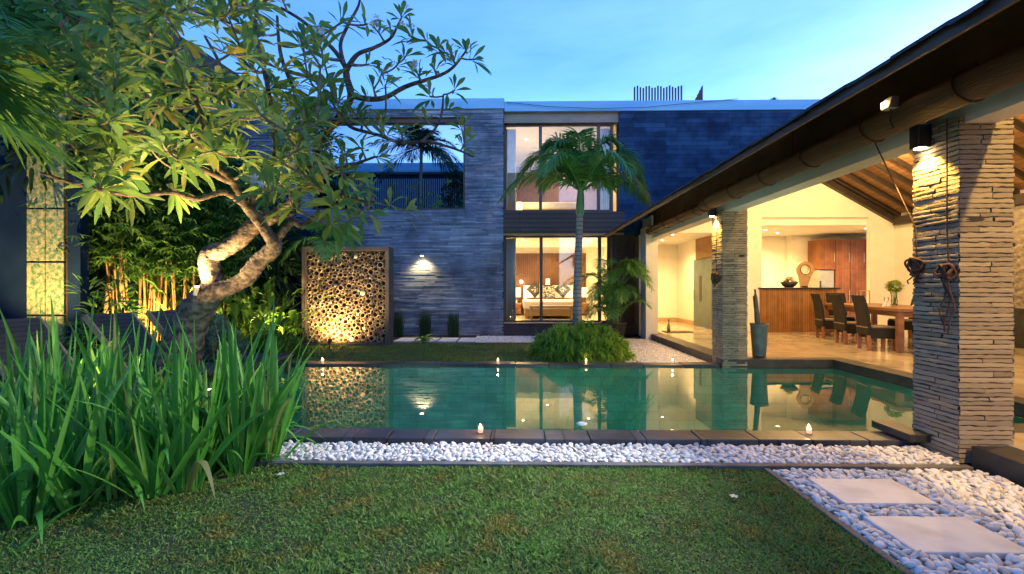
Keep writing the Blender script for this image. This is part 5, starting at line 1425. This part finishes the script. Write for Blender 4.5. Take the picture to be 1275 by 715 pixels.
limb([(314, 264, 5.7, .055), (318, 225, 5.7, .055), (335, 206, 5.7, .05), (344, 186, 5.7, .045), (338, 140, 5.6, .04), (330, 90, 5.5, .035), (318, 40, 5.5, .03), (322, 0, 5.5, .02)])
limb([(376, 226, 5.95, .05), (372, 170, 5.9, .04), (368, 120, 5.9, .035), (350, 70, 5.8, .03), (345, 20, 5.8, .02)])
limb([(262, 200, 5.3, .04), (250, 140, 5.2, .035), (232, 100, 5.1, .03), (205, 60, 5.0, .025), (180, 30, 5.0, .018)])
limb([(318, 225, 5.7, .04), (290, 150, 5.9, .035), (278, 90, 6.0, .03), (255, 45, 6.1, .02)])
# right hand boughs
limb([(437, 118, 5.85, .055), (455, 123, 5.8, .045), (478, 122, 5.8, .04), (505, 108, 5.8, .036), (530, 100, 5.8, .03), (552, 92, 5.8, .026), (566, 82, 5.8, .022), (580, 64, 5.8, .016)])
limb([(433, 88, 5.8, .045), (418, 65, 5.8, .035), (398, 45, 5.8, .03), (375, 25, 5.8, .026), (350, 10, 5.8, .022)])
limb([(432, 86, 5.8, .045), (445, 68, 5.8, .035), (465, 60, 5.8, .03), (486, 48, 5.8, .022), (495, 32, 5.8, .018), (500, 22, 5.8, .012)])
limb([(428, 80, 5.8, .04), (424, 55, 5.8, .03), (434, 30, 5.8, .026), (446, 8, 5.8, .02), (450, -12, 5.8, .014)])
limb([(408, 165, 5.9, .04), (425, 150, 5.8, .032), (440, 160, 5.7, .028), (470, 168, 5.6, .026), (500, 178, 5.5, .026), (530, 176, 5.5, .024), (556, 182, 5.5, .02), (578, 190, 5.5, .016), (590, 196, 5.5, .012)])
limb([(525, 176, 5.5, .022), (542, 160, 5.5, .02), (550, 140, 5.5, .018), (552, 118, 5.5, .014)])
limb([(344, 268, 5.95, .05), (380, 235, 5.7, .035), (410, 215, 5.5, .03), (440, 205, 5.4, .025), (468, 195, 5.4, .018)])
limb([(380, 235, 5.7, .03), (415, 240, 5.5, .025), (450, 250, 5.4, .02), (485, 255, 5.3, .016)])
# rosette targets
T = []
def tgt(px, py, y): T.append(np.array(at(px, py, y)))
for (px, py, y) in [(580, 62, 5.8), (592, 74, 5.8), (565, 76, 5.75), (555, 66, 5.7), (540, 84, 5.75), (520, 92, 5.7), (545, 60, 5.8), (500, 20, 5.8), (488, 42, 5.7), (512, 45, 5.8), (470, 38, 5.8), (505, 70, 5.75), (530, 50, 5.85), (497, 78, 5.7), (475, 92, 5.7), (465, 110, 5.7), (460, 80, 5.8),
                   (590, 196, 5.5), (578, 178, 5.5), (575, 160, 5.5), (552, 118, 5.5), (560, 135, 5.5), (566, 112, 5.6), (535, 120, 5.55), (530, 150, 5.5), (500, 165, 5.4), (478, 150, 5.5), (470, 195, 5.3), (450, 185, 5.4),
                   (485, 255, 5.2), (510, 262, 5.2), (460, 235, 5.2), (430, 190, 5.4), (425, 215, 5.3), (445, 265, 5.2), (415, 255, 5.2), (410, 280, 5.2), (400, 235, 5.4), (440, 140, 5.6), (415, 130, 5.6), (452, 150, 5.6)]:
    tgt(px, py, y)
for _ in range(34): tgt(rnd.uniform(330, 480), rnd.uniform(105, 290), rnd.uniform(5.0, 5.8))
def dens(px, py):
    if px < 400: return 1.0 if py < 245 else 0
    return .25 if (py < 30 and px < 470) else 0
cnt = 0
while cnt < 225:
    px, py = rnd.uniform(62, 470), rnd.uniform(-45, 245)
    if rnd.random() > dens(px, py): continue
    if py > 190 and px < 110: continue
    if px > 320 and py < 120 and rnd.random() < .6: continue
    if py > 150 + 60 * rnd.random() and 170 < px < 330 and rnd.random() < .6: continue
    y = rnd.uniform(4.2, 6.6) if px > 150 else rnd.uniform(4.0, 5.4)
    tgt(px, py, y); cnt += 1
twigq = []
def nearest(p, rem):
    best = None
    for i, (q, r) in enumerate(rem):
        d = np.linalg.norm(q - p)
        pen = d + .35 * max(0, q[2] - p[2]) * 2
        if best is None or pen < best[0]: best = (pen, i)
    return best
ends = []
pend = list(T)
while pend:
    sc_ = [(nearest(p, nodes), k) for k, p in enumerate(pend)] if len(pend) % 12 == 0 or len(pend) < 2 else None
    if sc_:
        sc_.sort(key=lambda a: a[0][0]); take = [k for (_, k) in sc_[:12]]
    else:
        take = list(range(min(12, len(pend))))
        sc2 = sorted(range(len(pend)), key=lambda k: nearest(pend[k], nodes)[0]); take = sc2[:12]
    for k in take:
        p = pend[k]; _, i = nearest(p, nodes); q, r = nodes[i]
        L_ = np.linalg.norm(p - q)
        mid = (p + q) / 2 + np.array([rnd.uniform(-.12, .12), rnd.uniform(-.12, .12), -.16]) * L_
        r0 = min(r * .8, .022 + .008 * L_)
        pts = [q * (1 - t) ** 2 + 2 * mid * t * (1 - t) + p * t ** 2 for t in np.linspace(0, 1, 7)]
        rad = np.linspace(max(r0, .011), .011, 7)
        mb_ = MB(); mb_.tube(pts, list(rad), 7, False, .06); twigq.append(mb_)
        for pt, rr in list(zip(pts, rad))[2:]: nodes.append((pt, rr))
        dd = pts[-1] - pts[-2]
        ends.append((p, dd / np.linalg.norm(dd)))
    for k in sorted(take, reverse=True): pend.pop(k)
tk = trunk.build('trunk', BARK, fg)
lm = LM(); fl = LM()
for idx, (p, d) in enumerate(ends):
    right = p[0] > -2.0
    ax = unit(d + np.array([0, 0, .55]) + rng.normal(0, .25, 3))
    n = int(rng.integers(6, 10)) if right else int(rng.integers(8, 13))
    a1 = unit(np.cross(ax, [0.3, 0.5, .8])); a2 = np.cross(ax, a1)
    az = np.arange(n) * 2.4 + rng.uniform(0, 6.28); op = rng.uniform(.45, 1.35, n)
    D = np.cos(op)[:, None] * ax + np.sin(op)[:, None] * (np.cos(az)[:, None] * a1 + np.sin(az)[:, None] * a2)
    L = rng.uniform(.17, .28, n) if right else rng.uniform(.20, .36, n)
    lm.add(p + D * .02 - ax * rng.uniform(0, .08, (n, 1)), D, ax + [0, 0, .4], L, L * rng.uniform(.22, .29, n), rng.uniform(.1, .45, n), 'obov', 7, .16)
    if idx % 14 == 3 or (idx < 2):
        for q in range(4):
            c = p + ax * .12 + rng.normal(0, .035, 3); m5 = 5
            u1 = unit(rng.normal(0, 1, 3)); u2 = unit(np.cross(u1, rng.normal(0, 1, 3)))
            ph = np.arange(m5) * 2 * np.pi / 5
            DD = np.cos(ph)[:, None] * u1 + np.sin(ph)[:, None] * u2 + np.cross(u1, u2) * .4
            fl.add(np.tile(c, (m5, 1)), DD, np.cross(u1, u2), .045, .03, 0, 'obov', 3, .1)
nleaf = sum(len(f) for f in lm.F)
for q in twigq:
    lm.V.append(np.array(q.v)); lm.F.append(np.array(q.f) + lm.n); lm.n += len(q.v)
cro = lm.build('crown', L_FRANG, fg)
cro.data.materials.append(mat('twig_bark', (0.15, 0.125, 0.11), (0.30, 0.25, 0.21), .75, 14, bump=.4))
mi = np.zeros(len(cro.data.polygons), np.int32); mi[nleaf:] = 1
cro.data.polygons.foreach_set('material_index', mi)
fo = fl.build('blossom_clusters', PETAL, fg); fo['kind'] = 'stuff'
# fallen blossoms
for (px, py, l) in ((350, 598, 'fallen white blossom on the lawn in front of the pebble strip'), (347, 577, 'fallen white blossom at the corner of the strap leaves'), (914, 622, 'fallen white blossom on the lawn near the path kerb')):
    w, z = (py - 357.5) / 570, 0
    y = 1.4 / w
    c = at(px, py, y); c.z = .03
    f2 = LM(); ph = np.arange(5) * 2 * np.pi / 5
    f2.add(np.tile(np.array(c), (5, 1)), np.stack([np.cos(ph), np.sin(ph), np.full(5, .25)], 1), (0, 0, 1), .03, .022, .1, 'obov', 3, .1)
    tag(f2.build('fallen_blossom', PETAL), l, 'flower', 'fallen blossoms')

# ------------------------------------------------------------------ beyond and behind
nb = thing('neighbour_house', 'neighbouring house roof showing through the upper left leaves', 'house', (-11, 17, 0))
MB().box(-16, -9.5, 15, 20, 0, 8.2).build('wall', BLUEWALL, nb)
MB().prism([(-16.6, 8.2), (-9.0, 8.2), (-12.6, 10.6)], 'y', 14.6, 20.4).build('roof', SHINGLE, nb)
rb = thing('facing_building', 'pale parapet building opposite the villa, mirrored in its upper window', 'building', (-10, -20, 0))
MB().box(-26, 4, -26, -20.2, 0, 12.9).build('wall', BLUEWALL, rb)
b = MB(); x = -26
while x < 4:
    b.box(x, x + .10, -20.2, -20.08, 0, 12.5); x += .22
b.build('slat_screen', mat('blue_slats', (0.20, 0.26, 0.36), (0.28, 0.34, 0.44), .6, 3), rb)
MB().box(-26, 4, -20.6, -19.9, 12.9, 13.1).build('ledge', PLINTH, rb)
MB().box(-26, -5.0, -20.5, -19.95, 13.12, 14.15).build('parapet', PARAPET, rb, bevel=.2)
cp = thing('coconut_palm', 'tall coconut palm mirrored in the upper villa window', 'palm tree', (-8.4, -12, 0))
MB().tube([(-8.6, -12, 0), (-8.5, -12, 6), (-8.35, -12, 13.2)], [.22, .17, .13], 12).build('trunk', PALMTRUNK, cp)
for k in range(20):
    frond((-8.35, -12, 13.2), k * 2.4, rnd.uniform(-.3, 1.2), rnd.uniform(3.6, 4.6), rnd.uniform(.4, .8), 1.4, 46, .07, cp, L_DARK, .5)
leafy('background_tree', (-5.2, -13, 9.0), (1.3, 1, 2.2), 2500, .35, .09, L_DARK, 'leafy tree top opposite the villa', 'tree', clump=40)
